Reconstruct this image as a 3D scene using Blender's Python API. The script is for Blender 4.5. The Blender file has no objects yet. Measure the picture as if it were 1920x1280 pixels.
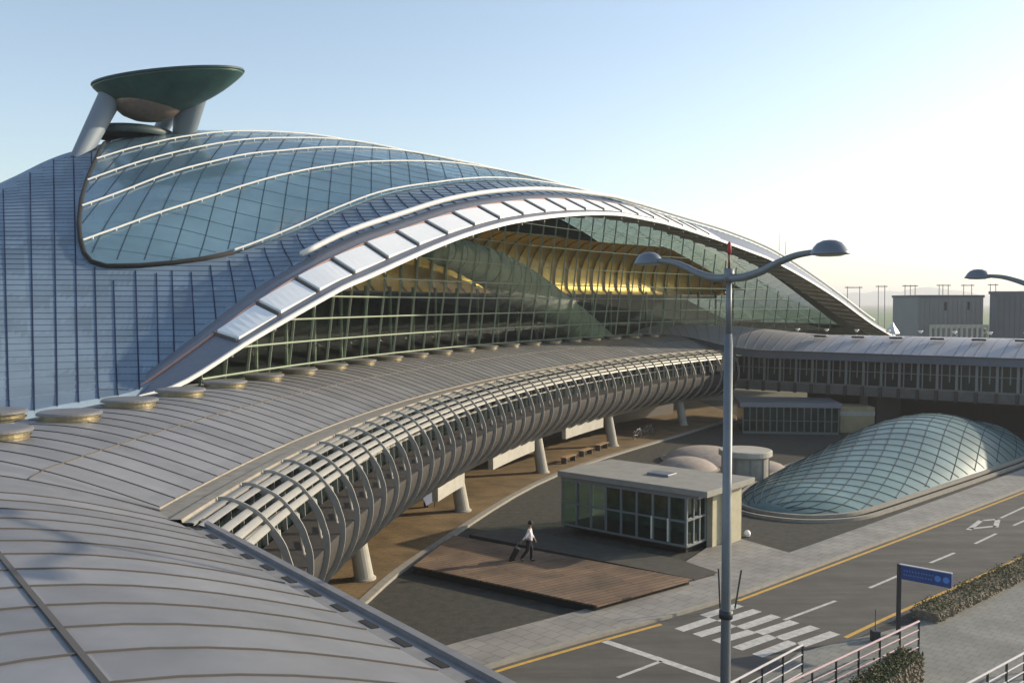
import bpy, bmesh, math, random
import numpy as np
from mathutils import Vector, Matrix
random.seed(7)
R = math.radians
C = bpy.context.scene.collection
sc = bpy.context.scene

# ------------------------------------------------------------------ camera, world, sun
CAM_H = 11.5
F_PX, PITCH = 1800.0, math.atan(74/1800)
cam_d = bpy.data.cameras.new('camera')
cam = bpy.data.objects.new('camera', cam_d); C.objects.link(cam); sc.camera = cam
cam_d.lens = 36*F_PX/1920; cam_d.sensor_width = 36; cam_d.clip_end = 20000; cam_d.clip_start = 0.2
cam.location = (0, 0, CAM_H); cam.rotation_euler = (math.pi/2-PITCH, 0, 0)
SUN_EL = R(19.8); SUN_DIR = Vector((.943, .333, 0)).normalized()
w = bpy.data.worlds.new('World'); sc.world = w; w.use_nodes = True
nt = w.node_tree; nt.nodes.clear()
sky = nt.nodes.new('ShaderNodeTexSky'); sky.sky_type = 'NISHITA'; sky.sun_disc = False
sky.sun_elevation = SUN_EL; sky.sun_rotation = math.atan2(SUN_DIR.x, SUN_DIR.y)
sky.air_density = 1.0; sky.dust_density = .8; sky.ozone_density = 1.2
bg = nt.nodes.new('ShaderNodeBackground'); bg.inputs[1].default_value = 0.15
wo = nt.nodes.new('ShaderNodeOutputWorld')
hs = nt.nodes.new('ShaderNodeHueSaturation'); hs.inputs['Saturation'].default_value = .86
nt.links.new(sky.outputs[0], hs.inputs['Color']); nt.links.new(hs.outputs[0], bg.inputs[0]); nt.links.new(bg.outputs[0], wo.inputs[0])
sl = bpy.data.lights.new('sun', 'SUN'); sl.energy = 3.9; sl.angle = R(.9); sl.color = (1, .85, .64)
so = bpy.data.objects.new('sun', sl); C.objects.link(so)
sv = Vector((SUN_DIR.x*math.cos(SUN_EL), SUN_DIR.y*math.cos(SUN_EL), math.sin(SUN_EL)))
so.rotation_euler = sv.to_track_quat('Z', 'Y').to_euler()
sc.view_settings.view_transform = 'Standard'; sc.view_settings.look = 'None'
sc.view_settings.gamma = 1; sc.view_settings.use_curve_mapping = False
sc.view_settings.exposure = 0.52

# ------------------------------------------------------------------ survey helpers
def ray(px, py):
    a = (px-960)/F_PX; b = -(py-640)/F_PX
    return Vector((a, math.cos(PITCH)+b*math.sin(PITCH), -math.sin(PITCH)+b*math.cos(PITCH)))
def gz(px, py, z=0.0):
    "surveyed point at height z"
    r = ray(px, py); t = (z-CAM_H)/r.z
    return Vector((r.x*t, r.y*t, z))
def gy(px, py, Y):
    r = ray(px, py); t = Y/r.y
    return Vector((r.x*t, Y, CAM_H+r.z*t))

# ------------------------------------------------------------------ mesh helpers
class MB:
    def __init__(s): s.v = []; s.f = []
    def add(s, vs, fs):
        n = len(s.v); s.v += [tuple(v) for v in vs]; s.f += [tuple(i+n for i in f) for f in fs]; return s
    def box(s, c, size, rz=0, M=None):
        x, y, z = [q/2 for q in size]
        vs = [Vector((i*x, j*y, k*z)) for i in (-1, 1) for j in (-1, 1) for k in (-1, 1)]
        rot = M if M else Matrix.Rotation(rz, 3, 'Z')
        vs = [rot @ v + Vector(c) for v in vs]
        return s.add(vs, [(0,1,3,2),(4,6,7,5),(0,4,5,1),(2,3,7,6),(0,2,6,4),(1,5,7,3)])
    def bar(s, a, b, wd, ht, up=(0,0,1)):
        a = Vector(a); b = Vector(b); d = (b-a)
        if d.length < 1e-6: return s
        d.normalize(); u = Vector(up); x = d.cross(u)
        if x.length < 1e-4: x = d.cross(Vector((1,0,0)))
        x.normalize(); u = x.cross(d)
        vs = []
        for p in (a, b):
            for (i, j) in ((-1,-1),(1,-1),(1,1),(-1,1)): vs.append(p + x*i*wd/2 + u*j*ht/2)
        return s.add(vs, [(0,1,2,3),(7,6,5,4),(0,4,5,1),(1,5,6,2),(2,6,7,3),(3,7,4,0)])
    def tube(s, pts, r, n=8, caps=True):
        pts = [Vector(p) for p in pts]; N = len(pts)
        rs = r if isinstance(r, (list, tuple)) else [r]*N
        ref = Vector((0,0,1)); vs = []; prev = None
        for i, p in enumerate(pts):
            d = (pts[min(i+1, N-1)]-pts[max(i-1, 0)]).normalized()
            if prev is None:
                x = d.cross(ref)
                if x.length < .05: x = d.cross(Vector((1,0,0)))
            else: x = prev - d*prev.dot(d)
            x.normalize(); prev = x; y = d.cross(x)
            for k in range(n):
                a = 2*math.pi*k/n; vs.append(p + (x*math.cos(a)+y*math.sin(a))*rs[i])
        fs = []
        for i in range(N-1):
            for k in range(n): fs.append((i*n+k, i*n+(k+1)%n, (i+1)*n+(k+1)%n, (i+1)*n+k))
        if caps: fs += [tuple(range(n))[::-1], tuple((N-1)*n+k for k in range(n))]
        return s.add(vs, fs)
    def loft(s, rows, close=False):
        "rows: list of equally long point lists"
        n = len(rows[0]); vs = [p for r in rows for p in r]; fs = []
        for i in range(len(rows)-1):
            for k in range(n if close else n-1):
                fs.append((i*n+k, i*n+(k+1)%n, (i+1)*n+(k+1)%n, (i+1)*n+k))
        return s.add(vs, fs)
    def slab(s, poly, z0, z1):
        n = len(poly); vs = [(p[0], p[1], z0) for p in poly]+[(p[0], p[1], z1) for p in poly]
        fs = [tuple(range(n))[::-1], tuple(range(n, 2*n))]+[(k, (k+1)%n, n+(k+1)%n, n+k) for k in range(n)]
        return s.add(vs, fs)
    def lathe(s, prof, c=(0,0,0), n=32, M=None):
        rows = []
        for (r, z) in prof:
            row = []
            for k in range(n):
                a = 2*math.pi*k/n; p = Vector((r*math.cos(a), r*math.sin(a), z))
                if M: p = M @ p
                row.append(p+Vector(c))
            rows.append(row)
        return s.loft(rows, True)
    def build(s, name, m, parent=None, smooth=False, bevel=0, solid=0):
        me = bpy.data.meshes.new(name); me.from_pydata(s.v, [], s.f)
        bm = bmesh.new(); bm.from_mesh(me); bmesh.ops.recalc_face_normals(bm, faces=bm.faces)
        bm.to_mesh(me); bm.free()
        me.materials.append(m)
        if smooth:
            for p in me.polygons: p.use_smooth = True
        o = bpy.data.objects.new(name, me); C.objects.link(o)
        if parent: 
            o.parent = parent
            o.matrix_parent_inverse = parent.matrix_basis.inverted()
        if solid:
            md = o.modifiers.new('solid', 'SOLIDIFY'); md.thickness = solid; md.offset = -1
        if bevel:
            md = o.modifiers.new('bevel', 'BEVEL'); md.width = bevel; md.segments = 2; md.limit_method = 'ANGLE'
        if smooth:
            md = o.modifiers.new('ws', 'WEIGHTED_NORMAL') if False else None
        return o
def tag(o, label=None, cat=None, group=None, kind=None):
    if label: o['label'] = label
    if cat: o['category'] = cat
    if group: o['group'] = group
    if kind: o['kind'] = kind
    return o
def empty(name, loc=(0,0,0), label=None, cat=None, group=None, rz=0):
    o = bpy.data.objects.new(name, None); C.objects.link(o); o.location = loc; o.rotation_euler = (0,0,rz)
    o.empty_display_size = .3
    return tag(o, label, cat, group)
def dup(root, loc, rz=0, label=None):
    r = root.copy(); C.objects.link(r); r.location = loc; r.rotation_euler = (0,0,rz)
    if label: r['label'] = label
    for ch in list(root.children):
        c = ch.copy(); C.objects.link(c); c.parent = r
        for g in list(ch.children):
            d = g.copy(); C.objects.link(d); d.parent = c
    return r

def panel_tone(o, vals):
    a = o.data.attributes.new('tone', 'FLOAT', 'FACE')
    for i, v in enumerate(vals): a.data[i].value = v
def use_tone(m):
    t = m.node_tree; b = t.nodes['Principled BSDF']; at = t.nodes.new('ShaderNodeAttribute'); at.attribute_name = 'tone'
    sc_ = t.nodes.new('ShaderNodeVectorMath'); sc_.operation = 'SCALE'; src = b.inputs['Base Color'].links[0].from_socket
    t.links.new(src, sc_.inputs[0]); t.links.new(at.outputs['Fac'], sc_.inputs['Scale']); t.links.new(sc_.outputs[0], b.inputs['Base Color'])
# ------------------------------------------------------------------ materials
def mat(name, col, rough=.6, metal=0, noise=0, nscale=3.0, col2=None, bump=0, bscale=40, spec=.5, fine=0, stretch=None, coat=0):
    m = bpy.data.materials.new(name); m.use_nodes = True; t = m.node_tree; b = t.nodes['Principled BSDF']
    b.inputs['Base Color'].default_value = (*col, 1); b.inputs['Roughness'].default_value = rough
    b.inputs['Metallic'].default_value = metal; b.inputs['Specular IOR Level'].default_value = spec
    if coat: b.inputs['Coat Weight'].default_value = coat; b.inputs['Coat Roughness'].default_value = .1
    tc = t.nodes.new('ShaderNodeTexCoord'); mp = t.nodes.new('ShaderNodeMapping')
    if stretch: mp.inputs['Scale'].default_value = stretch
    t.links.new(tc.outputs['Object'], mp.inputs[0])
    if noise or col2:
        n = t.nodes.new('ShaderNodeTexNoise'); n.inputs['Scale'].default_value = nscale; n.inputs['Detail'].default_value = 8
        n.inputs['Roughness'].default_value = .65
        t.links.new(mp.outputs[0], n.inputs['Vector'])
        cr = t.nodes.new('ShaderNodeValToRGB'); cr.color_ramp.elements[0].position = .3; cr.color_ramp.elements[1].position = .7
        c2 = col2 if col2 else tuple(q*(1-noise) for q in col)
        c1 = col if col2 else tuple(min(1, q*(1+noise)) for q in col)
        cr.color_ramp.elements[0].color = (*c2, 1); cr.color_ramp.elements[1].color = (*c1, 1)
        t.links.new(n.outputs[0], cr.inputs[0]); src = cr.outputs[0]
        if fine:
            n2 = t.nodes.new('ShaderNodeTexNoise'); n2.inputs['Scale'].default_value = bscale; n2.inputs['Detail'].default_value = 3
            t.links.new(mp.outputs[0], n2.inputs['Vector'])
            mr = t.nodes.new('ShaderNodeMapRange'); mr.inputs[1].default_value = .3; mr.inputs[2].default_value = .7
            mr.inputs[3].default_value = 1-fine; mr.inputs[4].default_value = 1+fine
            t.links.new(n2.outputs[0], mr.inputs[0])
            mx = t.nodes.new('ShaderNodeVectorMath'); mx.operation = 'SCALE'
            t.links.new(src, mx.inputs[0]); t.links.new(mr.outputs[0], mx.inputs['Scale']); src = mx.outputs[0]
        t.links.new(src, b.inputs['Base Color'])
    if bump:
        n = t.nodes.new('ShaderNodeTexNoise'); n.inputs['Scale'].default_value = bscale; n.inputs['Detail'].default_value = 6
        t.links.new(mp.outputs[0], n.inputs['Vector'])
        bp = t.nodes.new('ShaderNodeBump'); bp.inputs['Strength'].default_value = bump; bp.inputs['Distance'].default_value = .05
        t.links.new(n.outputs[0], bp.inputs['Height']); t.links.new(bp.outputs[0], b.inputs['Normal'])
    return m
def brickmat(name, c1, c2, cm, scale, rough=.8, bw=.5, bh=.5, ms=.02, offset=.5, rot=0, noise=.3):
    m = mat(name, c1, rough); t = m.node_tree; b = t.nodes['Principled BSDF']
    tc = t.nodes['Texture Coordinate']; mp = t.nodes['Mapping']; mp.inputs['Rotation'].default_value = (0,0,rot)
    br = t.nodes.new('ShaderNodeTexBrick'); br.inputs['Scale'].default_value = scale
    br.inputs['Color1'].default_value = (*c1,1); br.inputs['Color2'].default_value = (*c2,1); br.inputs['Mortar'].default_value = (*cm,1)
    br.inputs['Brick Width'].default_value = bw; br.inputs['Row Height'].default_value = bh; br.inputs['Mortar Size'].default_value = ms
    br.offset = offset
    t.links.new(mp.outputs[0], br.inputs['Vector'])
    n = t.nodes.new('ShaderNodeTexNoise'); n.inputs['Scale'].default_value = .6; n.inputs['Detail'].default_value = 8
    t.links.new(tc.outputs['Object'], n.inputs['Vector'])
    mr = t.nodes.new('ShaderNodeMapRange'); mr.inputs[1].default_value = .3; mr.inputs[2].default_value = .7
    mr.inputs[3].default_value = 1-noise; mr.inputs[4].default_value = 1+noise
    t.links.new(n.outputs[0], mr.inputs[0])
    mx = t.nodes.new('ShaderNodeVectorMath'); mx.operation = 'SCALE'
    t.links.new(br.outputs[0], mx.inputs[0]); t.links.new(mr.outputs[0], mx.inputs['Scale']); t.links.new(mx.outputs[0], b.inputs['Base Color'])
    return m
def glassmat(name, tint, transp=.6, rough=.04, gl=(.9,.95,.95), ior=1.5, gmax=.22):
    m = bpy.data.materials.new(name); m.use_nodes = True; t = m.node_tree; t.nodes.clear()
    o = t.nodes.new('ShaderNodeOutputMaterial'); tr = t.nodes.new('ShaderNodeBsdfTransparent'); tr.inputs[0].default_value = (*tint, 1)
    g = t.nodes.new('ShaderNodeBsdfGlossy'); g.inputs['Roughness'].default_value = rough; g.inputs[0].default_value = (*gl, 1)
    fr = t.nodes.new('ShaderNodeFresnel'); fr.inputs[0].default_value = ior
    mr = t.nodes.new('ShaderNodeMapRange'); mr.inputs[3].default_value = (1-transp)*.4; mr.inputs[4].default_value = gmax
    t.links.new(fr.outputs[0], mr.inputs[0])
    mx = t.nodes.new('ShaderNodeMixShader'); t.links.new(mr.outputs[0], mx.inputs[0])
    t.links.new(tr.outputs[0], mx.inputs[1]); t.links.new(g.outputs[0], mx.inputs[2]); t.links.new(mx.outputs[0], o.inputs[0])
    return m
M = {}
M['roof'] = mat('standing_seam_metal', (.245,.245,.25), .48, .3, noise=.13, nscale=.8, fine=.05, bump=.15, bscale=1.2)
use_tone(M['roof'])
M['seam'] = mat('seam_metal', (.10,.09,.08), .7)
M['gutter'] = mat('weathered_gutter', (.27,.245,.20), .7, .2, noise=.25, nscale=2.5)
M['louvre'] = mat('louvre_aluminium', (.37,.355,.31), .42, .35, noise=.08, nscale=2)
M['rib'] = mat('painted_steel_rib', (.34,.33,.30), .5, .2, noise=.1)
M['strut'] = mat('painted_strut', (.52,.50,.44), .5, .1)
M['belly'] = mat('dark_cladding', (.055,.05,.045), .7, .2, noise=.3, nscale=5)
M['dark_glass'] = mat('dark_glazing', (.012,.020,.018), .25, 0, spec=.15)
M['dark'] = mat('dark_recess', (.02,.02,.02), .9)
M['concrete'] = mat('concrete', (.30,.285,.25), .85, noise=.18, nscale=1.2, bump=.2, bscale=12)
M['pale_concrete'] = mat('pale_render', (.42,.40,.34), .8, noise=.12, nscale=1.5)
M['white'] = mat('white_panel', (.90,.90,.88), .55, noise=.03)
M['white_steel'] = mat('white_steel', (.74,.72,.67), .4, noise=.05)
M['grey_steel'] = mat('grey_steel', (.23,.24,.27), .45, .4, noise=.08)
M['red_trim'] = mat('copper_red_trim', (.42,.25,.20), .6)
M['blue_shell'] = mat('blue_metal_shell', (.195,.265,.335), .52, .25, noise=.14, nscale=.35)
use_tone(M['blue_shell'])
M['blue_seam'] = mat('shell_joint', (.02,.03,.07), .9, spec=.1)
M['eye_glass'] = mat('roof_glass', (.26,.44,.54), .12, .3, noise=.18, nscale=.25, spec=.8)
_m = M['eye_glass']; _t = _m.node_tree; _b = _t.nodes['Principled BSDF']; _o = _t.nodes['Material Output']
_tr = _t.nodes.new('ShaderNodeBsdfTransparent'); _tr.inputs[0].default_value = (.80,.90,.92,1); _mx = _t.nodes.new('ShaderNodeMixShader'); _mx.inputs[0].default_value = .66
_t.links.new(_tr.outputs[0], _mx.inputs[1]); _t.links.new(_b.outputs[0], _mx.inputs[2]); _t.links.new(_mx.outputs[0], _o.inputs[0])
M['lattice'] = mat('glass_lattice', (.03,.07,.10), .5)
M['brass'] = mat('vent_brass', (.28,.24,.15), .4, .7)
M['vent'] = mat('vent_cap_metal', (.20,.195,.19), .5, .3, noise=.1)
M['gold'] = mat('gold_ceiling', (.95,.58,.18), .42, .6, noise=.12, nscale=1.5)
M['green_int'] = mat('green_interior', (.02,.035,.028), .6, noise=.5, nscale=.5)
M['horn'] = mat('pale_green_cladding', (.30,.33,.25), .6, noise=.25, nscale=.8)
M['mullion'] = mat('facade_mullion', (.34,.40,.30), .5, .2)
M['facade_glass'] = glassmat('facade_glass', (.84,.92,.84), .90, .03, gmax=.10)
M['pav_glass'] = glassmat('pavilion_glass', (.58,.74,.66), .85, .03, gmax=.12)
M['slug_glass'] = mat('canopy_glass', (.115,.185,.18), .38, .05, noise=.25, nscale=.35, spec=.4)
M['gravel'] = mat('gravel', (.070,.066,.050), .95, col2=(.030,.031,.026), noise=1, nscale=2.5, bump=.8, bscale=30, fine=.5)
M['asphalt'] = mat('asphalt', (.098,.092,.078), .9, noise=.16, nscale=.8, bump=.25, bscale=80, fine=.12)
_t = M['asphalt'].node_tree; _b = _t.nodes['Principled BSDF']; _tc = _t.nodes['Texture Coordinate']
_mp = _t.nodes.new('ShaderNodeMapping'); _mp.inputs['Rotation'].default_value = (0,0,R(-45)); _mp.inputs['Scale'].default_value = (.10,1.1,1)
_n = _t.nodes.new('ShaderNodeTexNoise'); _n.inputs['Scale'].default_value = 1.0; _n.inputs['Detail'].default_value = 6; _n.inputs['Roughness'].default_value = .7
_r = _t.nodes.new('ShaderNodeMapRange'); _r.inputs[1].default_value = .35; _r.inputs[2].default_value = .7; _r.inputs[3].default_value = .72; _r.inputs[4].default_value = 1.2
_s = _t.nodes.new('ShaderNodeVectorMath'); _s.operation = 'SCALE'; _src = _b.inputs['Base Color'].links[0].from_socket
_t.links.new(_tc.outputs['Object'], _mp.inputs[0]); _t.links.new(_mp.outputs[0], _n.inputs['Vector']); _t.links.new(_n.outputs[0], _r.inputs[0])
_t.links.new(_src, _s.inputs[0]); _t.links.new(_r.outputs[0], _s.inputs['Scale']); _t.links.new(_s.outputs[0], _b.inputs['Base Color'])
M['side'] = brickmat('pavement_slabs', (.28,.265,.235), (.245,.23,.205), (.16,.15,.13), 1.0, bw=.6, bh=.6, ms=.018, rot=R(44), noise=.18)
M['walk'] = brickmat('walkway_slabs', (.215,.215,.185), (.19,.19,.17), (.13,.13,.11), 1.0, bw=.4, bh=.4, ms=.014, rot=R(44), noise=.2)
M['brownpave'] = brickmat('brown_brick_paving', (.225,.15,.065), (.18,.12,.055), (.13,.095,.05), 1.0, bw=.6, bh=.3, ms=.02, rot=R(15), noise=.3)
M['deck'] = brickmat('timber_deck', (.20,.125,.07), (.145,.10,.065), (.04,.03,.02), 1.0, bw=3.0, bh=.28, ms=.02, rot=R(-35), noise=.4)
M['paint'] = mat('road_paint', (.60,.59,.54), .85, col2=(.36,.35,.32), noise=1, nscale=4, fine=.15, bscale=25)
M['yellow'] = mat('yellow_paint', (.55,.33,.06), .8, noise=.2, nscale=5)
M['kerb'] = mat('kerb_stone', (.29,.27,.225), .85, noise=.15, nscale=3)
M['stone'] = mat('rubble_stone', (.20,.17,.12), .95, noise=.4, nscale=6, bump=1, bscale=15)
M['leaf'] = mat('leaf', (.055,.085,.025), .8, noise=.4, nscale=6)
M['leaf_dry'] = mat('dry_leaf', (.15,.12,.05), .85, noise=.4, nscale=6)
M['lamp'] = mat('lamp_steel', (.17,.19,.205), .5, .3, noise=.1)
M['lamp_head'] = mat('lamp_head', (.17,.19,.22), .35, .4)
M['lamp_lens'] = mat('lamp_lens', (.35,.35,.33), .3)
M['red'] = mat('red_paint', (.35,.03,.03), .5)
M['sign_blue'] = mat('sign_blue', (.03,.075,.24), .4, noise=.08)
M['black'] = mat('black_plastic', (.012,.012,.013), .5)
M['post'] = mat('dark_post', (.03,.035,.04), .5)
M['rail_pink'] = mat('rail_paint', (.50,.36,.37), .5)
M['rail_pale'] = mat('rail_paint_pale', (.52,.50,.50), .5)
M['rail_dark'] = mat('rail_post_dark', (.06,.05,.05), .6)
M['field'] = mat('field_ground', (.11,.12,.07), .95, col2=(.16,.15,.10), noise=1, nscale=.03)
M['field_green'] = mat('green_field', (.10,.17,.05), .95, noise=.2, nscale=.02)
M['hill'] = mat('hill', (.10,.13,.10), .95, noise=.3, nscale=.01)
M['plant'] = mat('plant_building_clad', (.19,.20,.20), .7, noise=.08, nscale=.3)
M['plant2'] = mat('plant_building_clad_dark', (.10,.115,.13), .7, noise=.08, nscale=.3)
M['mound'] = mat('mound_pebble', (.40,.34,.29), .9, noise=.15, nscale=3, bump=.5, bscale=20)
M['skin'] = mat('skin', (.30,.17,.11), .6)
M['shirt'] = mat('white_shirt', (.75,.74,.76), .8)
M['trouser'] = mat('dark_trousers', (.012,.012,.018), .85)
M['hair'] = mat('black_hair', (.01,.009,.008), .7)
M['banner'] = mat('pale_blue_board', (.45,.52,.72), .6)

# ================================================================== GROUND
def struct(o, **k): o['kind'] = 'structure'; return o
def sheet(name, poly, z, m): return struct(MB().add([(p[0], p[1], z) for p in poly], [tuple(range(len(poly)))]).build(name, m))
sheet('ground', [(-950,-400),(4450,-400),(4450,6200),(-950,6200)], -.02, M['field'])
sheet('green_field', [(150,420),(900,300),(1500,1500),(150,1500)], .1, M['field_green'])
RC = Vector((105, 20)); 
def ring(a, r, z): a = R(a); return Vector((RC.x-r*math.cos(a), RC.y+r*math.sin(a), z))
# plaza gravel bed
sheet('gravel_bed', [(-14,8),(4,8),(60,66),(60,112),(-14,112)], 0, M['gravel'])
# road
YL = [gz(*p) for p in [(700,1345),(896,1270),(1068,1218),(1240,1170),(1384,1126),(1560,1060),(1740,992),(1913,925.5),(2100,852),(2300,775)]]
YR = [gz(*p) for p in [(900,1560),(1200,1390),(1420,1275),(1585,1195),(1676,1152),(1800,1097),(1913,1046),(2100,962),(2500,800)]]
def offs(L, d):
    out = []
    for i, p in enumerate(L):
        t = (L[min(i+1, len(L)-1)]-L[max(i-1, 0)]); t.z = 0; t.normalize(); out.append(p+Vector((t.y, -t.x, 0))*d)
    return out
rl = offs(YL, -.28); rr = offs(YR, .3)
def refine(L, n=6):
    out = []
    for i in range(len(L)-1):
        p0 = L[max(i-1,0)]; p1 = L[i]; p2 = L[i+1]; p3 = L[min(i+2,len(L)-1)]
        for k in range(n):
            t = k/n; out.append(.5*((2*p1)+(p2-p0)*t+(2*p0-5*p1+4*p2-p3)*t*t+(-p0+3*p1-3*p2+p3)*t**3))
    out.append(L[-1]); return out
rl = refine(rl); rr = refine(rr)
sheet('road', rl+rr[::-1], .006, M['asphalt'])
def stripe(mb, L, wd, z):
    a = offs(L, -wd/2); b = offs(L, wd/2)
    mb.loft([[(p.x,p.y,z) for p in a], [(p.x,p.y,z) for p in b]])
mb = MB(); L = refine(YL); stripe(mb, [p for p in L if p.y < 36.3 and True][:14], .12, .011); 
yl1 = [gz(*p) for p in [(700,1345),(896,1270),(1068,1218),(1240,1170)]]; yl2 = [gz(*p) for p in [(1384,1126),(1560,1060),(1740,992),(1913,925.5),(2100,852),(2300,775)]]
mb = MB(); stripe(mb, refine(yl1), .16, .011); stripe(mb, refine(yl2), .16, .011)
yr = [gz(*p) for p in [(1585,1195),(1676,1152),(1800,1097),(1913,1046),(2100,962),(2500,800)]]; stripe(mb, refine(yr), .16, .011)
yr2 = [gz(*p) for p in [(900,1560),(1200,1390),(1380,1290)]]; stripe(mb, refine(yr2), .16, .011)
struct(mb.build('yellow_edge_line', M['yellow']))
# crosswalk
mb = MB()
def bar_mark(a, b, wd):
    a = gz(*a); b = gz(*b); stripe(mb, [a, b], wd, .011)
row1 = [((1501,1209),(1566,1186)),((1461,1197),(1528,1175)),((1422,1187),(1490,1165)),((1388,1177),(1455,1154)),((1352,1166),(1420,1144)),((1320,1155),(1386,1134))]
row2 = [((1420,1229),(1487,1203)),((1382,1216),(1449,1192)),((1343,1203),(1411,1183)),((1307,1191),(1374,1171)),((1273,1181),(1337,1160)),((1440,1256),(1512,1228))]
for a, b in row1+row2[:5]: bar_mark(a, b, .42)
struct(mb.build('crosswalk', M['paint']))
mb = MB()
for a, b, wd in [((1470,1162),(1567,1126),.14),((1630,1102),(1684,1079),.14),((1744,1055),(1790,1036),.14),((1828,1019),(1868,1000),.14),((1900,985),(1950,963),.14),
                 ((1990,944),(2040,922),.14),((1132,1201),(1240,1237),.32),((1240,1237),(1385,1286),.32),((1158,1270),(1240,1239),.14),((1040,1312),(1100,1290),.14),
                 ((1816,993),(1840,975),.25),((1838,976),(1874,973),.22),((1871,973),(1867,988),.25),((1818,991),(1867,986),.22),((1876,971),(1930,946),.14)]:
    bar_mark(a, b, wd)
struct(mb.build('lane_marking', M['paint']))
# pavement between road and plaza
inner = [gz(*p, .12) for p in [(600,1283),(815,1215),(1120,1135),(1350,1075),(1480,1035),(1700,957),(1920,878),(2100,812),(2300,740)]]
inner = refine(inner); 
mb = MB(); poly = [(p.x,p.y) for p in rl]+[(p.x,p.y) for p in inner[::-1]]
mb.slab(poly, -.01, .12)
struct(mb.build('pavement', M['side']))
mb = MB(); a = offs(rl, -.003); b = offs(rl, -.16)
mb.loft([[(p.x,p.y,.0) for p in offs(rl,.012)],[(p.x,p.y,.125) for p in offs(rl,.012)],[(p.x,p.y,.125) for p in b]]); struct(mb.build('kerb', M['kerb']))
# forecourt slab beside the pavilion
fc = [gz(*p,.118) for p in [(1270,1062),(1350,1010),(1378,1006),(1482,1036),(1350,1078)]]
mb = MB(); mb.slab([(p.x,p.y) for p in fc], -.01, .116); struct(mb.build('forecourt', M['side']))
# brown brick paving under the curved walkway
BP = [gz(*p,.1) for p in [(560,1220),(673,1139),(804,1034),(1047,889),(1297,809),(1390,782)]]
inn = [ring(a, 125, 0) for a in (48,40,30,20,10,0,-6)]
mb = MB(); bp = refine(BP); mb.slab([(p.x,p.y) for p in bp]+[(p.x,p.y) for p in inn], -.01, .10); struct(mb.build('brick_paving', M['brownpave']))
mb = MB(); o1 = offs(bp, 0.001); o2 = offs(bp, -.35)
mb.loft([[(p.x,p.y,.0) for p in offs(bp,.02)],[(p.x,p.y,.13) for p in offs(bp,.02)],[(p.x,p.y,.13) for p in o2],[(p.x,p.y,.05) for p in o2]]); struct(mb.build('paving_edge', M['kerb']))
# timber deck and channels
D = [gz(*p,.35) for p in [(775,1060),(1120,1135),(1300,1085),(850,1003)]]
dk = empty('timber_deck', D[0], 'low reddish brown timber deck crossing the gravel below the walking man', 'deck')
mb = MB(); mb.slab([(p.x,p.y) for p in D], .29, .35); mb.build('boards', M['deck'], dk)
Dc = sum(D, Vector())/4
mb = MB(); mb.slab([((p.x-Dc.x)*.975+Dc.x,(p.y-Dc.y)*.975+Dc.y) for p in D], .0, .29); mb.build('base', M['dark'], dk)  # near-black base, the shadow gap under the boards put into its colour
# dark channel behind the deck
ch = [gz(*p,.02) for p in [(846,1003),(1290,1090),(1316,1080),(1045,1010),(868,992)]]
T2 = [gz(*p,.2) for p in [(880,1000),(1302,1083),(1345,1070),(1270,1045),(1040,1002),(955,985)]]
mb = MB(); mb.slab([(p.x,p.y) for p in T2], .0, .16); struct(mb.build('paved_terrace', mat('terrace_stone', (.065,.06,.05), .9, noise=.2, nscale=2)))

# ================================================================== CURVED WALKWAY (ring) + LINK toward the camera
A1 = 41.6
WK = empty('curved_walkway', ring(10,115,0), 'long curved elevated walkway with grey seamed roof and steel ribs', 'elevated walkway')
def prof(wd, ridge=5.6, z0=6.85, h=1.22):
    u = min(wd/ridge, 1); return z0+h*math.sin(u*math.pi/2)
lines = []   # (base xy, inward dir, max width, z0)
E0p = Vector((-7.88, 21.32)); ED = Vector((.6,-.8)); 
s = 22.0
while s > .3:
    lines.append((E0p+ED*s, Vector((-.8,-.6)), 9.5, 5.3, 6.8)); s -= .95
ang0 = math.atan2(-.6,-.8); 
for k in range(5):
    t = k/4; an = math.atan2(.6,.8)*(1-t)   # rotate from link normal to ring normal
    d = Vector((-math.cos(an), -math.sin(an))); lines.append((E0p, d, 9.5-3.2*t, 5.3+.3*t, 6.8+.06*t))
a = .8
while a < A1:
    p = ring(a, 113.0, 0); d = (Vector((p.x,p.y))-RC).normalized(); lines.append((Vector((p.x,p.y)), d, 6.3, 5.6, 6.86)); a += .49
rows = []
NW = 16
for (p, d, W, rd, z0) in lines:
    row = []
    for k in range(NW+1):
        wv = W*k/NW
        z = z0+1.22*math.sin(min(wv/rd,1)*math.pi/2) if wv <= rd else z0+1.22-.02*(wv-rd)**2
        row.append(Vector((p.x+d.x*wv, p.y+d.y*wv, z)))
    rows.append(row)
ro = MB().loft(rows).build('roof', M['roof'], WK, smooth=True)
_rt = random.Random(21); _tt = [[_rt.uniform(.88,1.10) for _ in range(3)] for _ in rows]
panel_tone(ro, [_tt[i][0 if k < 7 else 1]*(1 if k > 0 else .93) for i in range(len(rows)-1) for k in range(NW)])
mb = MB()
for i, row in enumerate(rows):
    if 23 <= i <= 27 and i != 25: continue
    wd = .022
    t = (rows[min(i+1,len(rows)-1)][8]-rows[max(i-1,0)][8]).normalized()*wd/2
    up = Vector((0,0,.022))
    mb.loft([[q-t-up*.5 for q in row],[q-t+up for q in row],[q+t+up for q in row],[q+t-up*.5 for q in row]])
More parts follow.
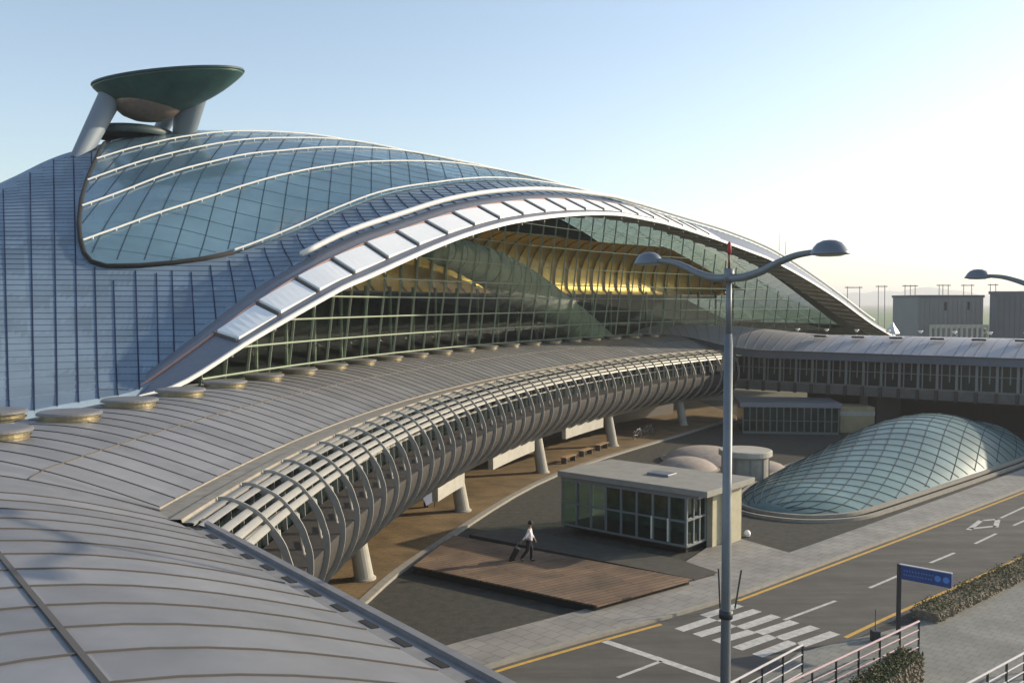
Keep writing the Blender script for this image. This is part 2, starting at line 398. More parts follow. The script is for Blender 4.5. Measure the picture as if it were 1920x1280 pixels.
# long joints
def longjoint(wfun, i0, i1, wd=.05):
    L = []
    for i in range(i0, i1):
        p, d, W, rd, z0 = lines[i]; wv = wfun(i)
        z = z0+1.22*math.sin(min(wv/rd,1)*math.pi/2)
        L.append((Vector((p.x+d.x*wv, p.y+d.y*wv, z)), Vector((d.x,d.y,0))))
    mb.loft([[q-d*wd/2+Vector((0,0,-.02)) for q, d in L],[q-d*wd/2+Vector((0,0,.03)) for q, d in L],[q+d*wd/2+Vector((0,0,.03)) for q, d in L],[q+d*wd/2+Vector((0,0,-.02)) for q, d in L]])
nlink = sum(1 for l in lines if l[2] == 9.5 and l[4] == 6.8)
longjoint(lambda i: 4.25, 0, 20, .07)
longjoint(lambda i: 2.65, 25, len(lines), .03)
mb.build('roof_seams', M['seam'], WK)
# link gutter with drain slots
LN = Vector((.8,.6,0))  # outward
def lk(s, o, z): p = E0p+ED*s; return Vector((p.x+LN.x*o, p.y+LN.y*o, z))
S = [i*.5 for i in range(0, 46)]
mb = MB(); mb.loft([[lk(s,0,6.80) for s in S],[lk(s,.03,6.74) for s in S],[lk(s,.46,6.70) for s in S],[lk(s,.48,6.77) for s in S],[lk(s,.62,6.77) for s in S],[lk(s,.66,6.3) for s in S]])
mb.build('link_gutter', mat('link_gutter_metal', (.20,.195,.19), .6, .1, noise=.15, nscale=3), WK)
mb = MB(); s = .7
while s < 20:
    c = lk(s, .25, 6.725); mb = MB(); mb.box(c, (.42,.12,.02), math.atan2(ED.y, ED.x)); s += .95
    mb.build('drain_slot', M['dark'], WK)
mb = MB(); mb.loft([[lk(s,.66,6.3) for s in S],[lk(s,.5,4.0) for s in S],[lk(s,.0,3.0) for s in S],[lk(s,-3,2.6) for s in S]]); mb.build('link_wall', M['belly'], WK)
# ring outer section
AR = [ .1+i*(A1-.1)/130 for i in range(131)]
def ringstrip(mb, prof_, angs=AR):
    mb.loft([[ring(a, r, z) for a in angs] for (r, z) in prof_])
mb = MB(); ringstrip(mb, [(113.02,6.84),(113.0,6.80),(112.35,6.82),(112.33,6.87),(112.05,6.87),(112.03,6.80),(111.8,6.80),(111.78,6.72)], [.15+i*(A1-.15)/130 for i in range(131)]); mb.build('eaves_gutter', M['gutter'], WK)
SEC = [(112.0,6.86),(111.68,6.84),(111.1,6.56),(110.75,6.22),(110.45,5.8),(110.3,5.4),(110.2,5.0),(110.22,4.4),(110.45,3.7),(110.95,3.05),(111.7,2.55),(112.8,2.25)]
def sec_at(u):
    # u along section index
    i = min(int(u), len(SEC)-2); f = u-i; return (SEC[i][0]*(1-f)+SEC[i+1][0]*f, SEC[i][1]*(1-f)+SEC[i+1][1]*f)
# fine section by catmull
SV = refine([Vector((p[0],p[1],0)) for p in SEC], 4)
def nrm(i):
    t = (SV[min(i+1,len(SV)-1)]-SV[max(i-1,0)]).normalized(); return Vector((t.y, -t.x, 0))  # checked inward below
sgn = 1 if (nrm(20).x > 0) == False else 1
def inward(i):
    n = nrm(i); c = Vector((112.4,4.6,0)); 
    return n if (c-SV[i]).dot(n) > 0 else -n
ribs = []
k = 0; a = 1.33
def rib_mesh(a):
    mb = MB(); da = math.degrees(.021/111)
    rows = []
    for i in range(len(SV)):
        n = inward(i); o = SV[i]-n*.03; q = SV[i]+n*.15
        rows.append([ring(a-da,o.x,o.y), ring(a+da,o.x,o.y), ring(a+da,q.x,q.y), ring(a-da,q.x,q.y)])
    mb.loft(rows, True)
    return mb
while a < A1-.2:
    rb = rib_mesh(a).build('rib', M['rib'], WK)
    # strut and brackets of each bay
    mb = MB()
    mb.tube([ring(a+.03,110.42,5.0), ring(a+.03,110.62,6.12)], .032, 6)
    mb.tube([ring(a+.03,110.42,5.0), ring(a+.13,110.62,6.05)], .032, 6)
    mb.tube([ring(a+.02,110.38,5.0), ring(a+.42,110.55,5.05)], .035, 6)
    mb.build('strut', M['strut'], rb)
    for q_1, q_2 in (((110.42,4.0),.30),((110.78,3.4),.26)):
        mb = MB(); mb.tube([ring(a+.02,*q_1), ring(a+q_2,q_1[0]+.12,q_1[1]+.05)], .035, 5); mb.build('bracket', M['strut'], rb)
    a += .925; k += 1
# louvre blades
for j in range(5):
    u = 2.5+j*2.35  # index on SV
    i = int(u); p = SV[i]*(1-(u-i))+SV[i+1]*(u-i); n = inward(i); t = (SV[i+1]-SV[i]).normalized()
    mb = MB(); sect = []
    for q in range(10):
        an = 2*math.pi*q/10; sect.append(p+n*.06+t*.10*math.cos(an)+n*.02*math.sin(an))
    mb.loft([[ring(a, s_.x, s_.y) for a in AR] for s_ in sect]+[[ring(a, sect[0].x, sect[0].y) for a in AR]])
    mb.build('louvre_blade', M['louvre'], WK, smooth=True)
mb = MB(); pf = []
for i in range(26, len(SV)): n = inward(i); q = SV[i]+n*.13; pf.append((q.x,q.y))
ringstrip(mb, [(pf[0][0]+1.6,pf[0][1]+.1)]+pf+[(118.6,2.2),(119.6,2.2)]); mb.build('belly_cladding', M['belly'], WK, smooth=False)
mb = MB(); ringstrip(mb, [(112.2,6.8),(112.0,4.2)]); mb.build('glazing', M['dark_glass'], WK)
mb = MB()
a = .4
while a < A1:
    mb.bar(ring(a,111.9,4.15), ring(a,112.05,6.78), .05, .09, (1,0,0)); a += .4625
ringstrip(mb, [(111.95,5.5),(111.85,5.5),(111.85,5.42),(111.95,5.42),(111.95,5.5)])
mb.build('glazing_bars', M['rib'], WK)
# inner edge of the ring
mb = MB(); ringstrip(mb, [(119.3,8.06),(119.45,8.08),(119.45,7.6),(119.45,2.2)], [-3+i*(A1+6)/130 for i in range(131)]); mb.build('inner_wall', M['concrete'], WK)
# columns
for a, rr_ in ((3.0,112.6),(9.8,112.75),(16.6,112.4),(23.1,111.95),(29.9,111.9),(37.6,112.5)):
    mb = MB(); b = ring(a, rr_, .1); tp = ring(a-.12, rr_+.35, 2.75)
    mb.tube([b, b+Vector((0,0,.06)), b+Vector((0,0,.07)), (b+tp)/2, tp], [.50,.50,.40,.37,.34], 20)
    mb.build('column', M['pale_concrete'], WK, smooth=False)
# pale hung panels between columns
for a0, a1 in ((13.4,15.6),(18.1,21.9),(24.9,28.6)):
    mb = MB(); n = 12
    rws = []
    for (r, z) in ((111.6,1.9),(111.6,2.75),(111.9,2.75),(111.9,1.9),(111.6,1.9)):
        rws.append([ring(a0+(a1-a0)*i/n, r, z) for i in range(n+1)])
    mb.loft(rws)
    for a in (a0, a1): mb.add([ring(a,111.6,1.9),ring(a,111.6,2.75),ring(a,111.9,2.75),ring(a,111.9,1.9)],[(0,1,2,3)])
    mb.build('hung_panel', M['pale_concrete'], WK)
# lower glazed wall under the walkway
mb = MB(); ringstrip(mb, [(118.2,0),(118.2,2.3)]); mb.build('lower_wall', mat('lower_wall', (.05,.045,.04), .5), WK)
# round roof vents
VR = 118.25; n = 0
def vent(c, rz):
    v = empty('roof_vent', c, 'round low brass rimmed roof vent on the inner edge of the curved walkway roof', 'roof vent', 'round vents along the inner edge of the walkway roof', rz)
    return v
v0 = vent(ring(3.9, VR, 7.98), 0)
prf = [(0.0,.34),(.60,.345),(.84,.33),(.90,.29),(.90,.24)]
mb = MB(); mb.lathe([(q[0],q[1]) for q in prf]+[(.80,.24)], (0,0,0), 36); o = mb.build('cap', M['vent'], None, smooth=False); o.parent = v0
mb = MB(); mb.lathe([(.80,.0),(.80,.10),(.86,.10),(.86,.13),(.80,.13),(.80,.24)], (0,0,0), 36); o = mb.build('drum', M['brass'], None); o.parent = v0
VA = [3.9+1.785*i for i in range(1,21)]
for i, a in enumerate([2.1]+VA): dup(v0, ring(a, VR, 7.98), R(20*i))
for q in ((-10,789),): dup(v0, gz(*q, 8.0), 0)

# ================================================================== FAR LINK BRIDGE
BR = empty('link_bridge', gz(1600,800,0), 'straight grey roofed link bridge with dark glazed side above the glass canopy', 'bridge')
bd = Vector((.786,-.618,0)); bn = Vector((.618,.786,0)); b0 = Vector((23.2,91.0,0))
st = [ (Vector((12.0,102.0,7.5)), Vector((12.4,103.2,7.9))), (Vector((14.7,100.2,8.05)), Vector((14.6,104.0,8.75))), (Vector((17.6,97.2,7.95)), Vector((17.4,103,9.1))),
       (Vector((20.6,93.4,7.3)), Vector((22.2,99.5,9.05))), (Vector((23.2,91.0,6.95)), Vector((26.4,96.3,8.7))) ]
for s in (4,8,14,20,30,45): 
    e = b0+bd*s; st.append((Vector((e.x,e.y,6.95)), Vector((e.x+bn.x*6.2,e.y+bn.y*6.2,8.35))))
Ed = refine([p[0] for p in st], 8); Rg = refine([p[1] for p in st], 8)
rows = []
for e, g in zip(Ed, Rg):
    row = []
    for k in range(13):
        u = k/12; q = e.lerp(g, u); q.z = e.z+(g.z-e.z)*math.sin(u*math.pi/2); row.append(q)
    for k in range(1,6):
        u = k/5; q = g+(g-e)*u*.8; q.z = g.z-(g.z-e.z)*u*u; row.append(q)
    rows.append(row)
MB().loft(rows).build('roof', mat('bridge_roof_metal', (.43,.42,.42), .55, .15, noise=.08, nscale=.5), BR, smooth=True)
mb = MB()
dist = 0; last = rows[0]
for i, row in enumerate(rows):
    if i and (row[0]-last[0]).length < .72: continue
    last = row; t = (rows[min(i+1,len(rows)-1)][0]-rows[max(i-1,0)][0]).normalized()*.025
    up = Vector((0,0,.022)); mb.loft([[q-t for q in row[:13]],[q-t+up for q in row[:13]],[q+t+up for q in row[:13]],[q+t for q in row[:13]]])
mb.build('roof_seams', mat('bridge_seam', (.20,.20,.22), .6), BR)
mb = MB(); 
Eo = [e+Vector((0,0,0)) for e in Ed]
mb.loft([[e+Vector((-.0,0,.02)) for e in Eo],[e-bn*.12+Vector((0,0,.02)) for e in Eo],[e-bn*.12+Vector((0,0,-.10)) for e in Eo],[e+Vector((0,0,-.10)) for e in Eo]]); mb.build('eaves_line', M['seam'], BR)
mb = MB(); mb.loft([[e-bn*.02+Vector((0,0,-.1)) for e in Eo],[e+bn*.12+Vector((0,0,-.72)) for e in Eo],[e+bn*.7+Vector((0,0,-.74)) for e in Eo]]); mb.build('fascia', mat('fascia_metal', (.20,.23,.29), .45, .4, noise=.1), BR)
def bp_(s, o, z): e = b0+bd*s+bn*o; return Vector((e.x,e.y,z))
mb = MB(); mb.loft([[bp_(s,.75,6.3) for s in (-3,45)],[bp_(s,.55,4.1) for s in (-3,45)]]); mb.build('glazing', M['dark_glass'], BR)
mb = MB(); s = -2.5
rnd = random.Random(3)
while s < 44:
    mb.bar(bp_(s,.45,3.7), bp_(s,.55,6.35), .10, .22, bd); mb.bar(bp_(s+.33,.55,4.0), bp_(s+.33,.65,6.3), .06, .1, bd); mb.bar(bp_(s+.95,.6,4.0), bp_(s+.95,.7,6.3), .05, .1, bd); s += 1.55
mb.bar(bp_(-3,.55,5.3), bp_(45,.55,5.3), .06, .06)
mb.build('mullion', mat('bridge_mullion', (.20,.21,.20), .5, .2), BR)
mb = MB(); mb.loft([[bp_(s,.35,4.12) for s in (-3,45)],[bp_(s,.30,3.95) for s in (-3,45)],[bp_(s,.45,3.15) for s in (-3,45)],[bp_(s,8,3.0) for s in (-3,45)]]); mb.build('deck_edge', mat('bridge_concrete', (.15,.145,.135), .85, noise=.2, nscale=1.5), BR)
s = -2.5
while s < 44:
    mb = MB(); mb.bar(bp_(s,.22,3.1), bp_(s,.28,4.0), .22, .25, bd); s += 1.55*1.0
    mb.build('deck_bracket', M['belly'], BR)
mb = MB(); mb.loft([[bp_(s,7.8,0) for s in (2,60)],[bp_(s,7.8,3.2) for s in (2,60)]]); mb.build('undercroft_shade', M['dark'], BR)  # dark sheet added to paint the deep shade under the bridge
for s in (9,25,40):
    mb = MB(); b = bp_(s,4.0,0); mb.tube([b, b+Vector((0,0,3.1))], [.55,.5], 20); mb.build('column', M['concrete'], BR)
for px, py in ((1510,636),(1580,638),(1651,640),(1727,642.5),(1805,645),(1886,648),(1972,651)):
    # roof hatches: solve w=3.1 on the roof
    P = gz(px, py, 8.1); s = (P-b0).dot(bd); q = bp_(s, 3.3, 6.95+1.7*math.sin(3.3/6.2*math.pi/2)+.06)
    mb = MB(); mb.box(q, (1.15,.55,.16), math.atan2(bd.y,bd.x)); mb.build('roof_hatch', M['black'], BR, bevel=.02)
for k in range(11):
    q = bp_(1.5+k*2.9, 6.3, 8.66); mb = MB(); mb.lathe([(0,.22),(.22,.22),(.24,.15),(.14,.12),(.14,0)], q, 12); mb.build('ridge_vent', M['white_steel'], BR)

# rooms below the bridge
PV = empty('glazed_room', gz(1480,812,0), 'dark low glazed room tucked below the left end of the link bridge', 'glass room')
p0 = gz(1393,812,0); p1 = gz(1572,815,0); dx = (p1-p0).normalized(); dn = Vector((-dx.y,dx.x,0)); Ln = (p1-p0).length
def q_(s, o, z): r_ = p0+dx*s+dn*o; return Vector((r_.x,r_.y,z))
mb = MB(); mb.slab([(q_(0,.1,0).x,q_(0,.1,0).y),(q_(Ln,.1,0).x,q_(Ln,.1,0).y),(q_(Ln,5,0).x,q_(Ln,5,0).y),(q_(0,5,0).x,q_(0,5,0).y)], 0, 2.35); mb.build('glass_wall', mat('room_glass', (.03,.045,.035), .15, 0, noise=.6, nscale=1.2), PV)
mb = MB(); mb.slab([(q_(-.3,-.3,0).x,q_(-.3,-.3,0).y),(q_(Ln+.2,-.3,0).x,q_(Ln+.2,-.3,0).y),(q_(Ln+.2,5,0).x,q_(Ln+.2,5,0).y),(q_(-.3,5,0).x,q_(-.3,5,0).y)], 2.35, 2.75); mb.build('roof', M['grey_steel'], PV)
mb = MB(); n = 14
for i in range(n+1): mb.bar(q_(Ln*i/n,0,0), q_(Ln*i/n,0,2.35), .07, .1, dx)
mb.bar(q_(0,0,1.15), q_(Ln,0,1.15), .06, .06); mb.bar(q_(0,0,.1), q_(Ln,0,.1), .12, .2)
mb.build('mullion', mat('room_mullion', (.16,.19,.16), .5), PV)
# beige kiosk block + dark pillar
BK = empty('beige_block', gz(1608,812,0), 'small beige block with pale band beside the dark glazed room below the bridge', 'block')
c = gz(1608,812,0); mb = MB(); mb.box((c.x,c.y+1.6,1.15), (3.05,3.0,2.3)); mb.build('body', mat('beige_render', (.36,.30,.17), .7, noise=.15, nscale=1.5), BK, bevel=.05)
mb = MB(); mb.box((c.x,c.y+1.6,1.72), (3.09,3.04,.38)); mb.build('band', M['pale_concrete'], BK)
PL = empty('dark_pillar', gz(1666,806,0), 'broad dark pillar carrying the link bridge beside the beige block', 'pillar')
c = gz(1666,806,0); mb = MB(); mb.box((c.x,c.y+1.2,1.5), (2.2,2.2,3.0), .0); mb.build('shaft', M['plant2'] if False else mat('pillar_dark', (.05,.045,.04), .8), PL, bevel=.04)
mb = MB(); mb.box((c.x,c.y+1.2,.12), (2.35,2.35,.24)); mb.build('plinth', M['concrete'], PL, bevel=.03)

# ================================================================== GREAT HALL
T = Vector((.605,.797)).normalized(); B = Vector((-T.y, T.x)); A0 = Vector((-14,37.))
def tb2xy(t, b): p = A0+T*t+B*b; return p
Rt = {7.5:[(7.7,13.5),(9,13.7),(10.4,14.2),(12.1,14.8),(13.7,15.4),(15.3,16.1),(17.4,16.9),(19.6,17.7),(22,18.3),(24.7,18.8),(27.9,19.4),(32.2,19.9),(37.5,20.1)],
 11.5:[(3.9,14.4),(5.8,15.1),(7.7,15.9),(9.7,16.6),(12.7,17.7),(15.4,18.6),(18.4,19.4),(22.1,20.2),(25.8,20.7),(30.9,21.2),(34.6,21.3)],
 15.5:[(6,16.4),(8.6,17.5),(11,18.6),(14,19.6),(16.6,20.4),(19.2,20.9),(22.9,21.6),(27,22.1)],
 19.5:[(8.7,18.4),(11.7,19.7),(15.2,20.9),(19.6,22.1),(23.4,22.7)],
 23:[(11.3,20.2),(14.7,21.5),(18,22.5),(19.5,22.9)],
 26:[(6.6,18.1),(8.3,19.4),(10.3,20.7),(13,21.7),(16.6,22.9),(19.6,23.5),(23.2,23.9),(27.8,24.3),(31.1,24.4)]}
E1t = [(1.2,8.2),(4.4,10.2),(7.2,12.0),(10.4,13.6),(13.3,14.8),(16.9,15.9),(21.1,17.1),(25.8,18),(31.1,18.6),(37.2,18.8),(40.2,18.8),(50.8,18.1),(59,17.5),(68.5,16.4),(77.4,14.7),(88,12.3),(100.3,9.3),(108.3,7.7),(114,6.6)]
E0t = [(-.6,7.8),(1.3,8.2),(4.85,9.9),(10,12.15),(11.5,12.65),(16.3,14.3),(19.5,15.25),(23.5,16.15),(29.6,17.0),(35,17.4),(37.5,17.37),(42.3,17.2),(49.3,16.6),(57.4,15.75),(61.2,15.3),(69.3,13.9),(79,11.9),(90.3,9.2),(97.6,7.7),(103,6.6)]
def interp(tab, t):
    if t <= tab[0][0]: i = 0
    elif t >= tab[-1][0]: i = len(tab)-2
    else: i = max(j for j in range(len(tab)-1) if tab[j][0] <= t)
    # monotone-ish cubic
    x0,y0 = tab[i]; x1,y1 = tab[i+1]; u = (t-x0)/(x1-x0)
    m0 = (y1-tab[i-1][1])/(x1-tab[i-1][0]) if i > 0 else (y1-y0)/(x1-x0)
    m1 = (tab[i+2][1]-y0)/(tab[i+2][0]-x0) if i+2 < len(tab) else (y1-y0)/(x1-x0)
    if u < 0: return y0+m0*(t-x0)
    if u > 1: return y1+m1*(t-x1)
    h = x1-x0; return (2*u**3-3*u*u+1)*y0+(u**3-2*u*u+u)*h*m0+(-2*u**3+3*u*u)*y1+(u**3-u*u)*h*m1
pts = []
for b, L in Rt.items():
    for t, z in L: pts.append((t, b, z))
for t, z in E1t: pts.append((t, 3.0, z))
pk = {7.5:20.2, 11.5:21.4, 15.5:22.4, 19.5:23.3, 23:24.0, 26:24.6}
for b, zp in pk.items():
    for t in (44,54,64,74,84,94,104,114):
        if b > 23 and t < 44: continue
        pts.append((t, b, 8+(zp-8)*(interp(E1t, t)-8)/10.8))
for b, zp in pk.items():
    if b >= 15.5 and b < 26: pts.append((35, b, zp-.05))
rcx = (RC-A0).dot(T); rcb = (RC-A0).dot(B)
for a in (-14,-10,-6,-3,0,2,4,6,7.5):
    p = RC+Vector((-math.cos(R(a)), math.sin(R(a))))*121.0; d = p-A0; pts.append((d.dot(T), d.dot(B), 8.0))
for (t,b,z) in ((-8,12,10.6),(-10,26,11.3),(-14,18,8.6),(-2,22,14.6),(-2,12,12.3),(-20,26,8.0)): pts.append((t,b,z))
for (t,b,z) in list(pts):
    if 15 <= b < 26: pts.append((t, 52-b+4, z-.6))
P_ = np.array(pts); XY = P_[:,:2]; Zv = P_[:,2]
def Uf(r2): return np.where(r2 > 1e-9, .5*r2*np.log(np.maximum(r2,1e-9)), 0)
N_ = len(P_); K = Uf(((XY[:,None]-XY[None])**2).sum(-1)) + np.eye(N_)*2.0
A_ = np.zeros((N_+3,N_+3)); A_[:N_,:N_] = K; A_[:N_,N_:] = np.c_[np.ones(N_),XY]; A_[N_:,:N_] = A_[:N_,N_:].T
W_ = np.linalg.solve(A_, np.r_[Zv,0,0,0])
def zsurf(tb):
    tb = np.atleast_2d(np.array(tb, float)); r2 = ((tb[:,None]-XY[None])**2).sum(-1)
    return Uf(r2)@W_[:N_] + W_[N_] + tb@W_[N_+1:]
def drape(L, dz=0):
    z = zsurf([(p[0],p[1]) for p in L]); out = []
    for (t,b), zz in zip(L, z): q = tb2xy(t,b); out.append(Vector((q.x,q.y,float(zz)+dz)))
    return out
HALL = empty('terminal_hall', tb2xy(45,12).to_3d(), 'huge domed terminal hall with blue metal shell, glass eye roof and sweeping white visor arch', 'terminal building')
# front boundary of the blue shell
Fp = []
a = -14.0
while a < 8.0: 
    p = RC+Vector((-math.cos(R(a)), math.sin(R(a))))*121.0; d = p-A0; Fp.append((d.dot(T), d.dot(B))); a += .31
_l = Fp[-1]
for _k in (1,2,3): Fp.append((_l[0]+(1.9-_l[0])*_k/4, _l[1]+(2.35-_l[1])*_k/4))
n_foot = len(Fp)
t = 1.9
t0, b0_ = Fp[-1]
while t < 112: Fp.append((t, min(3.0, 1.9+.5*(t-1.0)) if t < 3.4 else 3.0)); t += .55
# arclength
Fs = [0]
for i in range(1, len(Fp)): Fs.append(Fs[-1]+math.dist(Fp[i], Fp[i-1]))
s0 = Fs[n_foot]; Fs = [s-s0 for s in Fs]
CM = [(-60,-52),(-20,-6),(-12,4.5),(-8,9.5),(-4,13.3),(0,16.8),(10,26.5),(35,50),(110,112)]
def crest(i): return (interp(CM, Fs[i]), 26.0)
NV = 34
rows = []; 
for i in range(len(Fp)):
    f = Fp[i]; c = crest(i); L = []
    for k in range(NV+1): u = k/NV; L.append((f[0]+(c[0]-f[0])*u, f[1]+(c[1]-f[1])*u))
    rows.append((None, L))
LB = [(7.5,9.5),(7.6,7.8),(7.97,6.5),(8.69,4.95),(9.44,3.75),(10.05,3.35),(10.76,3.38),(11.76,3.75),(13.35,4.55),(15.03,5.54),(17.06,6.76),(19.97,8.7),(22.58,10.61),(24.45,12.07),(26,13.3),(27.5,14.5)]
def tleft(b): return interp(LB, b)
def inside(t, b): return b > 7.5 and t > tleft(b) and t < 104
NM = 84; G = []
for i in range(len(Fp)-1):
    for h_ in (0, .5):
        f0, f1 = Fp[i], Fp[i+1]; c0, c1 = crest(i)[0], crest(i+1)[0]
        f = (f0[0]+(f1[0]-f0[0])*h_, f0[1]+(f1[1]-f0[1])*h_); c = (c0+(c1-c0)*h_, 27.4)
        G.append([(f[0]+(c[0]-f[0])*k/NM, f[1]+(c[1]-f[1])*k/NM) for k in range(NM+1)])
IN = [[inside(*p) for p in r] for r in G]
def bis(po, pi):
    a_, b_ = 0.0, 1.0
    for _ in range(10):
        m_ = (a_+b_)/2
        if inside(po[0]+(pi[0]-po[0])*m_, po[1]+(pi[1]-po[1])*m_): b_ = m_
        else: a_ = m_
    return (po[0]+(pi[0]-po[0])*b_, po[1]+(pi[1]-po[1])*b_)
G2 = [list(r) for r in G]
for i in range(len(G)):
    for k in range(NM+1):
        if IN[i][k]:
            for di, dk in ((0,-1),(-1,0),(1,0),(-1,-1),(1,-1),(0,1)):
                a_, b_ = i+di, k+dk
                if 0 <= a_ < len(G) and 0 <= b_ <= NM and not IN[a_][b_]: G2[i][k] = bis(G[a_][b_], G[i][k]); break
vs = []
for i, r_ in enumerate(G2): vs += drape(r_)
W_n = NM+1; fs = []
for i in range(len(G)-1):
    for k in range(NM):
        if IN[i][k] and IN[i+1][k] and IN[i][k+1] and IN[i+1][k+1]: continue
        fs.append((i*W_n+k, i*W_n+k+1, (i+1)*W_n+k+1, (i+1)*W_n+k))
nb = len(vs)
for i in range(len(G)): vs.append(vs[i*W_n]+Vector((0,0,-1.6 if i < 2*n_foot else -.25)))
for i in range(len(G)-1): fs.append((i*W_n, (i+1)*W_n, nb+i+1, nb+i))
bo_ = MB().add(vs, fs).build('blue_shell', M['blue_shell'], HALL, smooth=True)
_rt = random.Random(5); _td = {}
def tone_of(f):
    i = f[0]//W_n if f[0] < nb else 0; key = (i//4, int(vs[f[0]].z/.50))
    if key not in _td: _td[key] = _rt.uniform(.86, 1.12)
    return _td[key]
panel_tone(bo_, [tone_of(f) for f in fs])
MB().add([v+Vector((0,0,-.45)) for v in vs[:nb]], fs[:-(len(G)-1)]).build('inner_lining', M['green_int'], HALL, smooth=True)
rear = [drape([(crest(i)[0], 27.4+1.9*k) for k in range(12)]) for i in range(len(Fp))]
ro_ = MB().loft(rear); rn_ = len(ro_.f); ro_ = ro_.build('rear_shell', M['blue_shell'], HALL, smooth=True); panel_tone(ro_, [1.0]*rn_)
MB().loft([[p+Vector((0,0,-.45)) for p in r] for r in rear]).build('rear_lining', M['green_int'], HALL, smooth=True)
# seams
mb = MB()
def ribbon(L, wd, dz=.03, h=.05):
    L = [p for p in L if not inside(*p)]
    if len(L) < 2: return
    q = drape(L, dz); n = len(q)
    lo = []; 
    for k in range(n):
        d = (q[min(k+1,n-1)]-q[max(k-1,0)]).normalized(); side = d.cross(Vector((0,0,1))); 
        if side.length < 1e-3: side = Vector((1,0,0))
        lo.append(side.normalized()*wd/2)
    up = Vector((0,0,1))
    mb.loft([[q[k]-lo[k]-up*h for k in range(n)],[q[k]-lo[k] for k in range(n)],[q[k]+lo[k] for k in range(n)],[q[k]+lo[k]-up*h for k in range(n)]])
acc = 0
for i in range(0, len(Fp)):
    step = 2
    if i % step == 0: ribbon(rows[i][1], .055 if i < n_foot else .05)
mb.build('shell_joints', M['blue_seam'], HALL); mb = MB()
ZL = [zsurf(rows[i][1]) for i in range(len(rows))]
zk = 8.0
while zk < 22:
    L = []
    for i in range(0, n_foot+48):
        zz_ = ZL[i]; pt = None
        for k in range(1, len(zz_)):
            if zz_[k-1] < zk <= zz_[k]:
                u = (zk-zz_[k-1])/(zz_[k]-zz_[k-1]); a_, b_ = rows[i][1][k-1], rows[i][1][k]; pt = (a_[0]+(b_[0]-a_[0])*u, a_[1]+(b_[1]-a_[1])*u); break
        if pt is None or inside(*pt):
            if len(L) > 3: ribbon(L, .010)
            L = []
        else: L.append(pt)
    if len(L) > 3: ribbon(L, .010)
    zk += .25
for k in range(4, NV, 3): ribbon([rows[i][1][k] for i in range(n_foot+48, len(rows))], .02)
mb2 = mb; mb2.build('shell_cross_joints', mat('cross_joint', (.085,.125,.18), .8), HALL)

# ---- glass eye roof
bs = [7.22,7.36,7.5,7.6,7.8,8.1,8.4,8.8,9.2,9.6,10.05,10.5,11,11.75,12.5,13.4,14.5,15.5,16.5,18,19.5,21,22.5,24,25,26,27,28]
rows_ = []
for b in bs:
    tl = tleft(b); L = [(tl+(106-tl)*(k/70)**1.25, b) for k in range(71)]; rows_.append(drape(L, .10))
MB().loft(rows_).build('eye_glass', M['eye_glass'], HALL, smooth=True)
mb = MB()
for sgn_ in (1.0, -1.05):
    c = -30
    while c < 110:
        L = []
        for k in range(60):
            b = 7.5+20*k/59; t = c+sgn_*(b-7.5)
            if t > tleft(b)+.1 and t < 104: L.append((t, b))
        if len(L) > 2:
            q = drape(L, .125); wd = .03
            mb.loft([[p+Vector((-wd,0,0)) for p in q],[p+Vector((wd,0,.004)) for p in q]])
        c += 1.7
mb.build('glass_lattice', M['lattice'], HALL)
mb = MB(); mb.tube(drape([(t_, b_) for b_, t_ in LB], .10), .12, 8); mb.build('eye_gutter', M['dark'], HALL, smooth=True)
for b in (7.5, 11.5, 15.5, 19.5, 23.0):
    t0_ = tleft(b)+.1; L = [(t0_+(105-t0_)*k/110, b) for k in range(111)]
    mb = MB(); mb.tube(drape(L, .22), .055, 7)
    t_ = t0_+.5
    while t_ < 100:
        q = drape([(t_, b)], .1)[0]; mb.box(q+Vector((0,0,.05)), (.07,.07,.22)); t_ += 1.25
    mb.build('roof_rib', M['white_steel'], HALL)

# ---- visor arch
def vz(t, b): return interp(E0t, t)+(interp(E1t, t)-interp(E0t, t))*b/3
def vp(t, b, dz=0): q = tb2xy(t, b); return Vector((q.x, q.y, vz(t, b)+dz))
TV = [-.5+i*.7 for i in range(int(106/.7))]
mb = MB(); mb.loft([[vp(t,b,0) for t in TV] for b in (0,.5,1,1.5,2,2.5,3.0)]+[[vp(t,3.0,-.3) for t in TV]]); mb.build('visor', M['grey_steel'], HALL, smooth=True)
mb = MB(); mb.loft([[vp(t,.0,.12) for t in TV],[vp(t,-.08,.10) for t in TV],[vp(t,-.10,-.06) for t in TV],[vp(t,.05,-.08) for t in TV]]); mb.build('visor_rim', M['white_steel'], HALL)
mb = MB(); mb.tube([vp(.6+i*.7,2.1,.05) for i in range(70)], .07, 6); mb.build('red_edge_trim', M['red_trim'], HALL)
mb = MB(); mb.tube([vp(10.2+i*.8,3.05,.30) for i in range(116)], .15, 10); mb.build('visor_beam', M['white_steel'], HALL, smooth=True)
t = 4.45
while t < 52:
    mb = MB(); n = 6
    def pr(dz): return [[vp(t+.10+(2.03)*i/n, b, dz) for i in range(n+1)] for b in (.5, 2.0)]
    b_ = pr(.03); a_ = [[p+Vector((0,0,.17-.10*i/n)) for i,p in enumerate(r_)] for r_ in pr(.0)]
    mb.loft([b_[0], a_[0], a_[1], b_[1]]); 
    for i in (0, n): mb.add([b_[0][i],a_[0][i],a_[1][i],b_[1][i]],[(0,1,2,3)])
    mb.build('visor_panel', M['white'], HALL); t += 2.27
t = 4.45
while t < 52:
    mb = MB(); mb.bar(vp(t,.5,.07), vp(t,2.15,.07), .10, .10); mb.build('panel_divider', M['seam'], HALL); t += 2.27
def sof(t, b): return interp(E0t, t)-.14+.13*b
def roofz(t, b): return float(zsurf([(t, b)])[0])-.12 if b > 7.4 else sof(t, max(b,0))
